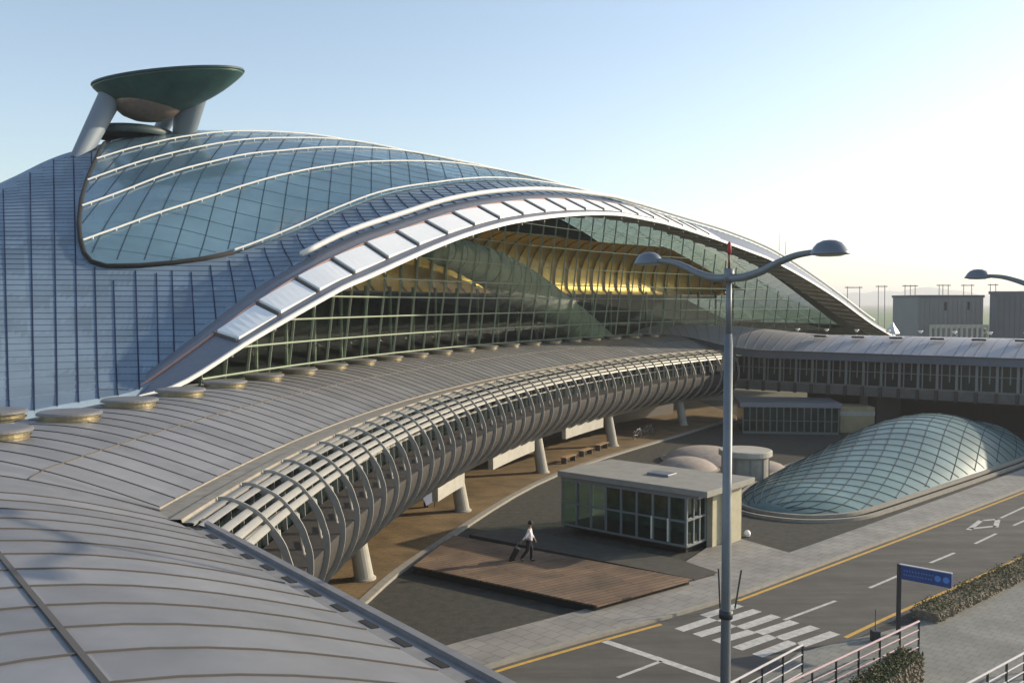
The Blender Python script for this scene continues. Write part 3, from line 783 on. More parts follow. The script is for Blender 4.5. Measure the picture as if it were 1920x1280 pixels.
mb = MB(); bsf = [0,1,2,3]
rws = []
for b in bsf:
    zz = zsurf([(t, max(b,3)) for t in TV]); r_ = []
    for t, zq in zip(TV, zz):
        q = tb2xy(t, b); r_.append(Vector((q.x, q.y, min(sof(t,b), (float(zq) if b >= 3 else vz(t,b))-.35 if b > 0 else sof(t,b)))))
    rws.append(r_)
mb.loft(rws); mb.build('visor_soffit', mat('soffit_green_metal', (.15,.14,.09), .45, .4, noise=.4, nscale=.6), HALL, smooth=True)
# soffit ribs across
mb = MB(); t = 4
while t < 98:
    mb.bar(Vector((*tb2xy(t,.2), sof(t,.2)-.12)), Vector((*tb2xy(t,2.8), sof(t,2.8)-.12)), .08, .14); t += 2.27
mb.build('soffit_ribs', M['louvre'], HALL)

# ---- facade under the visor
def fr(z): return 119.95-.13*(z-8.0)
def fpt(a, z, dr=0): return ring(a, fr(z)+dr, z)
def ftop(a):
    z = 8.2
    while z < 21:
        p = fpt(a, z); d = Vector((p.x,p.y))-A0
        if z > roofz(d.dot(T), d.dot(B))-.05: break
        z += .1
    return z
AF = [8.75+i*1.03 for i in range(56)]
tops = [ftop(a) for a in AF]
idx = [i for i, z in enumerate(tops) if z > 8.6]; AF = [AF[i] for i in idx]; tops = [tops[i] for i in idx]
mb = MB(); rows_ = []
for a, zt in zip(AF, tops): rows_.append([fpt(a, 8.0+(zt-8.0)*k/6) for k in range(7)])
mb.loft(rows_); mb.build('facade_glass', M['facade_glass'], HALL)
mb = MB()
for a, zt in zip(AF, tops): mb.bar(fpt(a,7.9,-.05), fpt(a,zt,-.05), .055, .12, (1,0,0))
for z in (8.25,9.45,10.62,11.8,12.95,14.4,16.1,17.8):
    L = [fpt(a, z, -.10) for a, zt in zip(AF, tops) if zt > z+.05]
    if len(L) > 1: mb.tube(L, .05 if z < 14 else .035, 6)
mb.build('facade_mullions', M['mullion'], HALL)
# interior
def under(a, r):
    p = ring(a, r, 0); d = Vector((p.x,p.y))-A0; t, b = d.dot(T), d.dot(B)
    return float(zsurf([(t,b)])[0]), t, b
aI = [a for a in [11+i*.8 for i in range(60)] if under(a,134)[0] > 9.2 and under(a,134)[1] > 2]
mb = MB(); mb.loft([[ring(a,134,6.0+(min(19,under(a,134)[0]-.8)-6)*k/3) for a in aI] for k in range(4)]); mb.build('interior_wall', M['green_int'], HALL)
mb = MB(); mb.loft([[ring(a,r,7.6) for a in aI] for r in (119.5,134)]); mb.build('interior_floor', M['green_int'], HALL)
mb = MB()
for z in (8.9, 11.9): 
    aa = [a for a in aI if under(a,127)[0] > z+1.5]
    mb.loft([[ring(a,127,z) for a in aa],[ring(a,127,z+.35) for a in aa],[ring(a,134,z+.35) for a in aa]])
mb.build('interior_gallery', mat('gallery_edge', (.03,.04,.03), .6, noise=.4), HALL)
for i in range(30):
    a = 12.3+i*1.53
    if under(a,123.5)[0] < 13.5: continue
    mb = MB(); mb.tube([ring(a,123.5,7.6), ring(a,123.5,12.6)], .13, 8); mb.build('interior_column', mat('int_col', (.16,.20,.13), .6) if 'int_col' not in bpy.data.materials else bpy.data.materials['int_col'], HALL)
gs = [(122.0,17.4),(122.9,17.1),(123.8,16.5),(124.4,15.6),(124.8,14.6),(124.9,13.5),(124.8,12.7),(124.4,12.3)]
def gold_pt(a, r, z): return ring(a, r, min(z, max(under(a, r)[0]-1.0, 12.2)))
aG = [a for a in [17+i*.51 for i in range(90)] if under(a,124.5)[0] > 13.6]
mb = MB(); mb.loft([[gold_pt(a,r,z) for a in aG] for r, z in gs]); mb.build('gold_ceiling', M['gold'], HALL, smooth=True)
mb = MB(); a = 17.5
while a < aG[-1]:
    mb.add([gold_pt(a,r,z) for r, z in gs]+[gold_pt(a,r-.22,z) for r, z in gs[::-1]], [tuple(range(len(gs)*2))]); a += 1.03
mb.build('ceiling_fins', mat('fin_gold', (.40,.32,.15), .5, .4), HALL)
mb = MB(); L = [gy(px,py,Y) for px,py,Y in ((800,462,68),(890,490,75),(980,540,83),(1075,608,91),(1140,665,97))]
L = refine(L, 5); mb.tube(L, [.8+1.0*math.sin(min(1,i/12)*math.pi/2) for i in range(len(L))], 24); mb.build('tapered_tube', M['horn'], HALL, smooth=True)
mb = MB()
for i in range(2, len(L)-1, 1):
    r_ = .8+1.0*math.sin(min(1,i/12)*math.pi/2)+.03; d = (L[i+1]-L[i-1]).normalized(); x = d.cross(Vector((0,0,1))).normalized(); y = d.cross(x)
    mb.tube([L[i]+(x*math.cos(q*math.pi/8)+y*math.sin(q*math.pi/8))*r_ for q in range(17)], .035, 4)
mb.build('tube_hoops', mat('hoop_dark', (.22,.245,.18), .6), HALL)

# ---- roof tower
fl = drape([(11,25.3)], 0)[0]; frr = drape([(18.6,25.2)], 0)[0]; fb = drape([(19.5,31)], 0)[0]
TW = empty('roof_tower', (fl+frr)/2, 'dark green dish shaped tower standing on splayed grey legs on the dome crest', 'tower')
DC = gy(316,152,64.5); tilt = Matrix.Rotation(R(-6.5),3,'Y')@Matrix.Rotation(R(4),3,'X')
rws = []
for i in range(15):
    q = i/14; rho = math.sin(q*math.pi/2); row = []
    for k in range(48):
        th = 2*math.pi*k/48; ax, ay = 4.95, 3.2
        x = ax*rho*math.cos(th)-1.15*(1-rho); y = ay*rho*math.sin(th); 
        z = -2.1*(1-rho**2.0)**.95; row.append(DC+tilt@Vector((x,y,z)))
    rws.append(row)
rws.append([p+Vector((0,0,.18)) for p in rws[-1]]); rws.append([DC+(p-DC)*.97+Vector((0,0,.02)) for p in rws[-1]]); rws.append([DC+Vector((0,0,.1)) for _ in range(48)])
MB().loft(rws, True).build('dish', mat('dish_green', (.035,.085,.065), .4, .3, noise=.35, nscale=.6), TW, smooth=True)
mb = MB(); mb.tube([p+Vector((0,0,.0)) for p in rws[-3]]+[rws[-3][0]], .10, 6, False); mb.build('dish_rim', mat('rim_dark', (.03,.06,.06), .5), TW, smooth=True)
PC = gy(276,192,64.5); rws = []
for i in range(9):
    q = i/8*math.pi; rws.append([PC+Vector((2.25*math.sin(q)*math.cos(2*math.pi*k/28), 1.9*math.sin(q)*math.sin(2*math.pi*k/28), 1.3*math.cos(q))) for k in range(28)])
MB().loft(rws, True).build('pod', mat('pod_bronze', (.17,.12,.09), .4, .3, noise=.2), TW, smooth=True)
def leg(p0, p1, w0, w1, d0, d1, name='leg'):
    d = (p1-p0).normalized(); x = Vector((1,0,0)); x = (x-d*x.dot(d)).normalized(); y = d.cross(x); rw = []
    for i in range(7):
        u = i/6; c = p0.lerp(p1, u); wv = w0+(w1-w0)*u; dv = d0+(d1-d0)*u
        rw.append([c+x*wv*math.cos(2*math.pi*k/20)+y*dv*math.sin(2*math.pi*k/20) for k in range(20)])
    MB().loft(rw, True).build(name, mat('leg_grey', (.20,.24,.28), .6, .1) if 'leg_grey' not in bpy.data.materials else bpy.data.materials['leg_grey'], TW, smooth=True)
leg(gy(212,172,64.0), fl+Vector((.05,0,-.5)), .80, .50, .7, .6)
leg(gy(360,165,65.5), frr+Vector((0,0,-.6)), 1.15, .70, .9, .7)
leg(gy(338,175,67.5), fb+Vector((0,0,-.6)), .6, .45, .6, .6)
ce = drape([(16.0,27.2)], 0)[0]
mb = MB(); mb.lathe([(2.6,.0),(2.75,.25),(2.6,.5),(2.2,.62),(0,.7)], ce, 40); mb.build('collar', mat('collar_dark', (.035,.06,.06), .5), TW, smooth=True)

# ---- masts on the hall
for px, yt in ((1461,438),(1473,452)):
    mb = MB(); b = gy(px,485,105); tp = gy(px,yt,105); mb.tube([b+Vector((0,0,-1.5)), tp], [.05,.02], 6)
    tag(mb.build('antenna_mast', M['grey_steel']), 'thin %s antenna mast rising behind the right shoulder of the arch' % ('taller' if yt < 440 else 'shorter'), 'mast', 'antenna masts behind the arch')

# ================================================================== GLASS CANOPY (low teardrop shell)
SC = empty('glass_canopy', gz(1600,900,0), 'low teardrop shaped blue green glass canopy in the gravel beside the road', 'glass canopy')
near = [gz(*p) for p in [(1390,944),(1396,953),(1420,963),(1500,974),(1600,968),(1700,938),(1800,904),(1920,862)]]
far = [gz(*p) for p in [(1390,944),(1394,934),(1408,922),(1434,906),(1490,880),(1550,857)]]
ax = Vector((.73,.683,0)); ay = Vector((-.683,.73,0)); N0 = near[0]
L_ = 36.0
def cl(s, w_, z=0): q = N0+ax*s+ay*w_; return Vector((q.x,q.y,z))
ST = [(-1.7,-2.7,-2.5,.02),(-1.5,-3.7,-1.6,.22),(-1,-4.6,-.8,.42),(0,-5.4,.05,.66),(1.6,-6,.9,.95),(4,-6.1,1.85,1.0),(8,-6.05,3.0,1.35),(14,-5.95,4.3,2.05),(20,-5.8,5.2,2.85),(26,-5.6,5.2,2.9),(30,-5.2,4.3,2.0),(33,-4.2,2.8,1.7),(35,-2.6,1.2,.8),(35.8,-.8,-.6,.05)]
FS = refine([Vector((a[0],a[1],a[2])) for a in ST], 5); HS = refine([Vector((a[0],a[3],0)) for a in ST], 5)
rws = []
for f, h in zip(FS, HS):
    row = []
    for k in range(25):
        x = -1+2*k/24; wv = (f.y+f.z)/2+(f.z-f.y)/2*x
        row.append(cl(f.x, wv, .22+h.y*(1-abs(x)**2.0)**.92))
    rws.append(row)
MB().loft(rws).build('glass_shell', M['slug_glass'], SC, smooth=True)
mb = MB()
def csurf(s, x, dz=.03):
    j = 0
    while j < len(FS)-2 and FS[j+1].x < s: j += 1
    u = (s-FS[j].x)/(FS[j+1].x-FS[j].x); f = FS[j].lerp(FS[j+1], u); h = HS[j].y*(1-u)+HS[j+1].y*u
    return cl(s, (f.y+f.z)/2+(f.z-f.y)/2*x, .22+dz+h*(1-abs(x)**2.0)**.92)
for c in [-2.3+.2*k for k in range(22)]:
    L = []
    for k in range(71):
        s_ = -1.2+36.4*k/70; x = c+.05*(s_-8)
        if abs(x) < .985: L.append(csurf(s_, x))
    if len(L) > 3: mb.tube(L, .022, 4)
c = -8.0
while c < 44:
    L = []
    for k in range(41):
        x = -.985+1.97*k/40; s_ = c-x*4.2
        if -1.3 < s_ < 35.4: L.append(csurf(s_, x))
    if len(L) > 3: mb.tube(L, .02, 4)
    c += 1.5
mb.build('shell_lattice', mat('lattice_dark', (.025,.045,.05), .9), SC)
outl = [cl(f.x, f.y) for f in FS]+[cl(f.x, f.z) for f in FS[::-1]]
def ringoff(L, d):
    out = []; n = len(L); c = sum(L, Vector())/n
    for i in range(n):
        t = (L[(i+1)%n]-L[i-1]); 
        if t.length < 1e-5: t = L[(i+2)%n]-L[i-2]
        t.normalize(); nn = Vector((t.y,-t.x,0)); out.append(L[i]+nn*d)
    return out
def zz(L, z): return [Vector((p.x,p.y,z)) for p in L]
cs = sum(outl, Vector())/len(outl); sg = 1 if (ringoff(outl,1)[5]-cs).length > (outl[5]-cs).length else -1
mb = MB(); mb.loft([zz(ringoff(outl,sg*.0),.30),zz(ringoff(outl,sg*.22),.30),zz(ringoff(outl,sg*.22),.12),zz(ringoff(outl,0),.12)], True); mb.build('rim', M['kerb'], SC)
mb = MB(); mb.loft([zz(ringoff(outl,sg*.03),.18),zz(ringoff(outl,sg*.03),.0)], True); mb.build('rim_gap', mat('rim_gap', (.07,.035,.03), .8), SC)
mb = MB(); mb.loft([zz(ringoff(outl,sg*.52),.0),zz(ringoff(outl,sg*.52),.17),zz(ringoff(outl,sg*.74),.17),zz(ringoff(outl,sg*.74),.0)], True); mb.build('outer_kerb', M['kerb'], SC)

# ================================================================== GLASS PAVILION
K0 = gz(1045,1003,.0); 
r1 = gz(1045,882,3.1); r2 = gz(1326,922,3.1); r3 = gz(1396,891,3.1); r4 = gz(1140,862,3.1)
fx = (r2-r1); FL = fx.length; fx.normalize(); fy = Vector((-fx.y, fx.x, 0)); FW = 4.7
KP = empty('glass_pavilion', r1+fx*3+Vector((0,0,-3.1)), 'small grey glass walled pavilion with flat pale roof beside the timber deck', 'pavilion')
def k_(u, v, z): q = r1+fx*u+fy*v; return Vector((q.x,q.y,z))
def kpoly(u0,u1,v0,v1): return [tuple(k_(u,v,0))[:2] for u,v in ((u0,v0),(u1,v0),(u1,v1),(u0,v1))]
mb = MB(); mb.slab(kpoly(0,FL,0,FW), 2.82, 3.1); mb.build('roof', mat('pavilion_roof', (.27,.26,.225), .8, noise=.12, nscale=1.5), KP, bevel=.02)
mb = MB(); mb.slab(kpoly(.12,FL-.5,.12,FW-.3), 2.68, 2.82); mb.build('fascia', M['grey_steel'], KP)
GB = FL-1.15
mb = MB()
for (u0,v0,u1,v1) in ((.2,.2,GB,.2),(.2,.2,.2,4.2),(GB,.2,GB,1.9)):
    mb.add([k_(u0,v0,.45),k_(u1,v1,.45),k_(u1,v1,2.72),k_(u0,v0,2.72)], [(0,1,2,3)])
mb.build('glass_wall', M['pav_glass'], KP)
pf_ = mat('pavilion_frame', (.20,.23,.24), .45, .2)
mb = MB()
us = [.2+(GB-.2)*i/8 for i in range(9)]
for u in us: mb.bar(k_(u,.16,.40), k_(u,.16,2.72), .06, .10, fx)
for z in (.44,1.55,2.66): mb.bar(k_(.2,.15,z), k_(GB,.15,z), .08, .08)
for v in (.2,.8,1.35,1.9): mb.bar(k_(GB+.03,v,.40), k_(GB+.03,v,2.72), .06, .08, fy)
for z in (.44,1.62,2.66): mb.bar(k_(GB+.03,.2,z), k_(GB+.03,1.9,z), .08, .09)
for v in (.2,1.5,2.8,4.2): mb.bar(k_(.17,v,.40), k_(.17,v,2.72), .06, .08, fy)
mb.build('frame', pf_, KP)
for i in (6,7): mb = MB(); mb.bar(k_(us[i]-.02,.08,.55), k_(us[i]-.02,.08,1.6), .06, .06, fx); mb.build('door_handle', M['white_steel'], KP)
mb = MB(); mb.slab(kpoly(.25,GB-.05,.25,4.1), .30, .42); mb.build('floor', M['belly'], KP)
mb = MB(); mb.slab(kpoly(.8,GB-.3,.7,4.0), .0, .30); mb.build('base', M['dark'], KP)
mb = MB(); mb.slab(kpoly(1.2,GB-.2,2.6,4.1), .42, 2.70); mb.build('inner_core', mat('core_grey', (.11,.15,.13), .7, noise=.4, nscale=1.5), KP)
mb = MB(); mb.slab(kpoly(GB+.05,GB+.35,2.0,4.3), .0, 2.75); mb.slab(kpoly(GB+.36,FL-.45,3.0,4.2), .0, 2.78); mb.build('side_wall', mat('beige_wall', (.40,.37,.26), .8, noise=.1), KP)
mb = MB(); mb.box(k_(FL*.55,FW*.5,3.16), (1.2,.8,.12), math.atan2(fx.y,fx.x)); mb.build('roof_hatch', M['grey_steel'], KP, bevel=.02)

# ================================================================== MOUNDS AND ROUND BOOTH
def mound(c, r, h, label):
    mb = MB(); mb.lathe([(r*1.0,0),(r*.97,h*.10),(r*.85,h*.42),(r*.65,h*.72),(r*.42,h*.90),(r*.2,h*.98),(0.001,h)], (0,0,0), 40)
    o = empty('pebble_mound', c, label, 'mound', 'pebble domes behind the glass pavilion')
    q = mb.build('dome', M['mound'], None, smooth=True); q.parent = o
    mb = MB(); mb.lathe([(r*.98,0),(r*1.03,0),(r*1.03,.09),(r*.98,.09)], (0,0,0), 40); q = mb.build('edging', M['kerb'], None); q.parent = o
mound(gz(1322,862), 3.1, 1.0, 'largest pale pebble dome, rearmost beside the round booth')
mound(gz(1288,878), 2.15, .8, 'smaller pale pebble dome just behind the pavilion roof')
mound(gz(1432,884), 1.75, .75, 'low pale pebble dome to the right of the round booth')
BO = empty('round_booth', gz(1397,903), 'low round pale booth with overhanging disc roof beside the pebble domes', 'booth')
c = gz(1397,903)
mb = MB(); mb.lathe([(1.45,.18),(1.45,1.75)], c, 40); mb.build('drum', mat('booth_wall', (.27,.26,.22), .6, noise=.15), BO, smooth=True)
mb = MB(); mb.lathe([(1.4,1.75),(1.68,1.75),(1.68,2.05),(1.6,2.1),(0.001,2.1)], c, 40); mb.build('roof', M['pale_concrete'], BO)
mb = MB(); mb.lathe([(0.001,.0),(1.75,.0),(1.75,.18),(1.3,.18)], c, 40); mb.build('base', M['pale_concrete'], BO)
for k in range(10):
    an = k*math.pi/5+.3; mb = MB(); q = c+Vector((1.47*math.cos(an),1.47*math.sin(an),0)); mb.bar(q+Vector((0,0,.18)), q+Vector((0,0,1.75)), .05,.06,(math.cos(an),math.sin(an),0)); mb.build('wall_batten', M['grey_steel'], BO)
c = gz(1401,1006,.0); mb = MB(); mb.lathe([(0.001,.34),(.09,.32),(.15,.25),(.17,.17),(.15,.08),(.10,0)], c, 16); gl = empty('garden_light', c, 'small white globe light standing in the gravel right of the pavilion', 'light')
mb.build('globe', M['white'], gl, smooth=True); mb = MB(); mb.lathe([(.12,0),(.12,.05),(.05,.05)], c, 16); mb.build('base', M['dark'], gl)

# bench-like luggage frames under the walkway
def frame_bench(c, rz, label):
    o = empty('bench', c, label, 'bench', 'benches under the walkway', rz)
    mb = MB()
    for y in (-.18,0,.18): mb.box((0,y,.44), (1.9,.13,.05))
    q = mb.build('seat', mat('bench_wood', (.30,.19,.09), .7) if 'bench_wood' not in bpy.data.materials else bpy.data.materials['bench_wood'], None); q.parent = o
    for x in (-.75,.75):
        mb = MB(); mb.box((x,0,.21), (.08,.42,.42)); q = mb.build('leg', M['seam'], None); q.parent = o
for (px,py,lab) in ((1066,866,'wooden bench under the walkway, nearest of three by the second column'),(1098,853,'wooden bench under the walkway, middle one of three in a row'),(1128,842,'wooden bench under the walkway, farthest of three toward the third column')):
    P = gz(px,py,.1); frame_bench(P, math.atan2(.85,.45), lab)
# bicycles
def bicycle(c, rz, label):
    o = empty('bicycle', c, label, 'bicycle', 'bicycles parked under the walkway', rz)
    def put(mb, name, m, par=None):
        q = mb.build(name, m, None); q.parent = par or o; return q
    for x in (-.52,.52):
        mb = MB(); mb.tube([Vector((x+.33*math.cos(k*math.pi/10),0,.34+.33*math.sin(k*math.pi/10))) for k in range(21)], .022, 6, False); wh = put(mb,'wheel',M['black'])
        mb = MB(); 
        for k in range(6): mb.bar((x,0,.34),(x+.32*math.cos(k*math.pi/3),0,.34+.32*math.sin(k*math.pi/3)),.01,.01)
        put(mb,'spokes',M['grey_steel'],wh)
    mb = MB()
    for a_,b_ in (((-.52,0,.34),(-.05,0,.30)),((-.05,0,.30),(-.18,0,.85)),((-.52,0,.34),(-.16,0,.75)),((-.05,0,.30),(.36,0,.78)),((-.16,0,.75),(.36,0,.82)),((.52,0,.34),(.34,0,.95))): mb.tube([a_,b_], .02, 6)
    put(mb,'frame',mat('bike_frame',(.30,.28,.25),.4) if 'bike_frame' not in bpy.data.materials else bpy.data.materials['bike_frame'])
    mb = MB(); mb.box((-.20,0,.90),(.24,.14,.05)); put(mb,'saddle',M['black'])
    mb = MB(); mb.tube([(.34,-.26,.98),(.36,0,.96),(.34,.26,.98)], .018, 6); put(mb,'handlebar',M['black'])
for i,(px,py,rz_,lab) in enumerate(((1196,822,.9,'bicycle parked under the walkway left of the thin far column'),(1215,815,.6,'bicycle parked farthest back under the walkway'))):
    bicycle(gz(px,py,.1), rz_, lab)
# pale board by the column
c = gz(806,951,.1); bo = empty('notice_board', c, 'pale blue white notice board standing beside a walkway column', 'notice board')
bx = Vector((.86,.5,0)).normalized()
mb = MB(); mb.bar(c+Vector((0,0,.55))-bx*.42, c+Vector((0,0,.95))+bx*.42, .05, .95); mb.build('board', M['banner'], bo)
for s_ in (-.3,.3): mb = MB(); mb.bar(c+bx*s_, c+bx*s_+Vector((0,0,.5)), .04,.04); mb.build('leg', M['black'], bo)
mb = MB(); mb.box(c+Vector((-.22,.12,.35)), (.25,.2,.7)); mb.build('side_pocket', M['post'], bo)

# ================================================================== STREET LAMPS
def lamp(base, label, height=12.03, az=None):
    o = empty('street_lamp', base, label, 'street lamp', 'twin armed street lamps')
    def put(mb, name, m, par=None, sm=True):
        q = mb.build(name, m, None, smooth=sm); q.parent = par or o; return q
    put(MB().tube([(0,0,0),(0,0,.3),(0,0,6),(0,0,height-1.35),(0,0,height-1.35),(0,0,height-1.15)],[.13,.11,.095,.085,.085,.065],20),'pole',M['lamp'])
    put(MB().tube([(0,0,height-1.2),(0,0,height-.05)],[.06,.055],16),'upper_pole',M['lamp'])
    put(MB().tube([(0,0,height-6.75),(0,0,height-6.60)],[.135,.135],20),'pole_collar',M['post'])
    put(MB().tube([(0,0,height-.15),(0,0,height+.12)],[.10,.10],16),'hub',M['lamp'])
    put(MB().tube([(0,0,height+.1),(0,0,height+.42)],[.025,.02],8),'finial_rod',mat('dark_red',(.12,.03,.03),.5) if 'dark_red' not in bpy.data.materials else bpy.data.materials['dark_red'])
    put(MB().tube([(0,0,height+.40),(0,0,height+.42),(0,0,height+.60),(0,0,height+.64)],[.03,.042,.038,.01],12),'beacon',M['red'])
    d = Vector((.53,-.85,0)).normalized()
    for sg_ in (1,-1):
        D_ = d*sg_
        pth = [D_*s_+Vector((0,0,height-.06+dz)) for s_,dz in ((.0,.0),(.35,.0),(.8,.09),(1.25,.25),(1.65,.36),(2.0,.40),(2.15,.41))]
        ar = put(MB().tube(refine(pth,4),[.085-.035*min(1,i/22) for i in range(25)],10),'arm',M['lamp'])
        c_ = D_*2.36+Vector((0,0,height+.345)); x = D_; y = Vector((-D_.y,D_.x,0)); Mx = Matrix((x,y,Vector((0,0,1)))).transposed()
        rws = []
        for (r_, z_) in ((.0,.20),(.09,.19),(.17,.145),(.225,.07),(.25,.0),(.27,-.03),(.27,-.055),(.24,-.06)):
            rws.append([c_+Mx@Vector((r_*1.35*math.cos(2*math.pi*k/24)+(.04 if z_>0 else 0.05), r_*math.sin(2*math.pi*k/24), z_)) for k in range(24)])
        hd = put(MB().loft(rws,True),'lamp_head',M['lamp_head'])
        put(MB().loft([[c_+Mx@Vector((r_*1.3*math.cos(2*math.pi*k/24)+.05,r_*math.sin(2*math.pi*k/24),z_)) for k in range(24)] for r_,z_ in ((.23,-.06),(.16,-.085),(.0,-.095))],True),'lens',M['lamp_lens'],hd)
    return o
P = gy(1367,515,18.7); lp = lamp(Vector((P.x,P.y,0)), 'tall grey twin armed street lamp with red beacon in the foreground')
P2 = gy(1836,514,27.0); d = Vector((.53,-.85,0)).normalized(); q = Vector((P2.x,P2.y,0))+d*2.36
dup(lp, (q.x,q.y,P2.z-12.43), 0, 'twin armed street lamp with only its left head in view at right edge')

# ================================================================== SIGN, BOLLARD, RAILINGS, PLANTERS
SG = empty('direction_sign', gz(1684,1192), 'blue direction sign blade on a dark post by the road edge', 'sign')
c = gz(1684,1192); e1 = gz(1684,1056,2.5); e2 = gz(1784,1075,2.5)
mb = MB(); mb.bar(c, Vector((c.x,c.y,2.52)), .16, .10); mb.build('post', M['post'], SG)
sd = Vector((e2.x-c.x,e2.y-c.y,0)); SL = sd.length; sd.normalize(); cc = Vector((c.x,c.y,2.26))+sd*(SL/2+.02)
blade = MB().bar(cc-sd*SL/2, cc+sd*SL/2, .09, .48).build('blade', M['sign_blue'], SG)
MB().bar(cc-sd*SL/2+Vector((0,0,.255)), cc+sd*SL/2+Vector((0,0,.255)), .11, .03).build('top_cap', M['rail_pale'], SG)
sn = Vector((sd.y,-sd.x,0)); wm = mat('sign_lettering', (.22,.30,.50), .5)
fc_ = cc+sn*.048
mb = MB(); rn = random.Random(5)
for row_ in (.07,-.07):
    x = -SL/2+.16
    while x < SL/2-.62:
        lw = rn.uniform(.035,.075); p = fc_+sd*x+Vector((0,0,row_))
        mb.bar(p-Vector((0,0,.035)), p+Vector((0,0,.035)), .012, .004, sn); mb.bar(p, p+sd*lw*.7, .004, .012); x += lw+.03
mb.build('lettering', wm, blade)
def disc(r_, x_, m_, nm):
    mb = MB(); p = fc_+sd*x_+Vector((0,0,0)); L = [p+sn*.004+sd*r_*math.cos(2*math.pi*k/20)+Vector((0,0,r_*math.sin(2*math.pi*k/20))) for k in range(20)]; mb.add(L,[tuple(range(20))]); mb.build(nm, m_, blade)
lb = mat('pictogram_blue', (.10,.25,.62), .5)
disc(.105, SL/2-.44, lb, 'pictogram'); disc(.105, SL/2-.17, lb, 'pictogram')

BL = empty('bollard', gz(1641,1205), 'short dark bollard with a thin green stake beside the sign post', 'bollard')
c = gz(1641,1205); mb = MB(); mb.box(c+Vector((0,0,.22)), (.28,.28,.44)); mb.build('block', M['post'], BL, bevel=.03)
mb = MB(); mb.bar(c+Vector((0,.02,.3)), c+Vector((0,.02,1.15)), .02,.02); mb.build('stake', M['leaf'], BL)
# slender stakes behind the lamp
ST_ = empty('planting_stakes', gz(1366,1145,.12), 'pair of thin dark tapered stakes on the pavement edge behind the lamp pole', 'stakes')
for a_, b_ in (((1350,1140),(1347,1066)),((1378,1140),(1390,1068))):
    p = gz(*a_,.12); mb = MB(); q = gy(b_[0],b_[1],p.y); mb.bar(p, q, .05,.05); mb.build('stake', M['post'], ST_)
# pedestrian walkway right of the road
wk = [gz(*p,.08) for p in [(1420,1275),(1500,1222),(1575,1203),(1650,1185),(1723,1165),(1913,1078),(2300,915)]]
far_r = [gz(*p,.08) for p in [(2500,1000),(2400,1330),(2100,1800),(1500,2000),(1250,1800)]]
mb = MB(); mb.slab([(p.x,p.y) for p in wk]+[(p.x,p.y) for p in far_r], -.015, .08); struct(mb.build('walkway_paving', M['walk']))
def planter(name, A, Bp, wd, h, label, cat, seed, leaves=600, dry=.5):
    leaves = int(leaves*1.5)
    rn = random.Random(seed); o = empty(name, (A+Bp)/2, label, cat, None)
    d = (Bp-A); L = d.length; d.normalize(); n = Vector((-d.y,d.x,0)); mb = MB()
    # rubble: many irregular stones packed in the wall faces
    core = MB(); core.bar(A+Vector((0,0,h*.46)), Bp+Vector((0,0,h*.46)), wd*.86, h*.92); core.build('core', M['stone'], o)
    s_ = 0
    while s_ < L:
        for zl in range(int(h/.13)):
            for sd_ in (-1,1):
                c = A+d*(s_+rn.uniform(-.08,.08))+n*sd_*wd*.43+Vector((0,0,.07+zl*.13+rn.uniform(-.02,.02)))
                rr_ = rn.uniform(.07,.13); rot = Matrix.Rotation(rn.uniform(0,3),3,'Z')@Matrix.Rotation(rn.uniform(0,3),3,'X')
                vs = []
                for k in range(6):
                    v = Vector(((1,0,0),(-1,0,0),(0,1,0),(0,-1,0),(0,0,1),(0,0,-1))[k])*rr_*rn.uniform(.7,1.15); vs.append(c+rot@v)
                mb.add(vs,[(0,2,4),(2,1,4),(1,3,4),(3,0,4),(2,0,5),(1,2,5),(3,1,5),(0,3,5)])
        s_ += .17
    mb.build('stones', M['stone'], o)
    for m_, fr_, nm in ((M['leaf'],1-dry,'foliage'),(M['leaf_dry'],dry,'dry_foliage')):
        mb = MB()
        for _ in range(int(leaves*fr_)):
            cl_ = rn.random(); c = A+d*L*cl_+n*rn.uniform(-.5,.5)*wd+Vector((0,0,h*.9+abs(rn.gauss(0,.10))+.05*math.sin(cl_*40)))
            u = Vector((rn.uniform(-1,1),rn.uniform(-1,1),rn.uniform(-.3,1))).normalized()*rn.uniform(.05,.11); v = Vector((rn.uniform(-1,1),rn.uniform(-1,1),rn.uniform(-1,1))).normalized()*rn.uniform(.02,.045)
            mb.add([c-u*.5,c+v,c+u*.5,c-v],[(0,1,2,3)])
        mb.build(nm, m_, o)
a_ = gz(1735,1166); b_ = gz(1913,1078); e_ = b_+(b_-a_)*1.3
planter('stone_planter', a_, e_, 1.0, .42, 'long low rubble stone planter with scrubby plants between road and walkway', 'planter', 3, 4200, .55)
a_ = gz(1708,1278); b_ = gz(1560,1390)
planter('stone_planter', a_, b_, .75, .95, 'rubble stone planter with bushy top along the foot of the pink railing', 'planter', 5, 2600, .35)
def railing(A, Bp, h, posts, m_, label, n=4, nm='railing'):
    o = empty(nm, A, label, 'railing', 'metal railings at lower right'); d = (Bp-A)
    for i in range(posts):
        p = A+d*i/(posts-1); mb = MB(); mb.bar(p, p+Vector((0,0,h)), .05,.05); mb.build('post', M['rail_dark'], o)
    for k in range(n):
        z = h-(h-.2)*k/(n-1)*.95; mb = MB(); mb.tube([A+Vector((0,0,z)), Bp+Vector((0,0,z))], .035 if k == 0 else .022, 8); mb.build('rail', m_, o)
A_r = gz(1722,1226); B_r = gz(1492,1345); d_ = (B_r-A_r).normalized()
railing(A_r, A_r+d_*9.0, 1.1, 8, M['rail_pink'], 'pinkish four rail railing along the rubble planter, ending near the sign')
A_r = gz(1504,1275); B_r = gz(1384,1345); d_ = (B_r-A_r).normalized()
railing(A_r, A_r+d_*6.0, 1.1, 6, M['rail_pale'], 'pale railing beside the crosswalk, nearest the foreground lamp pole')
A_r = gz(1918,1292); B_r = gz(1829,1345); d_ = (B_r-A_r).normalized()
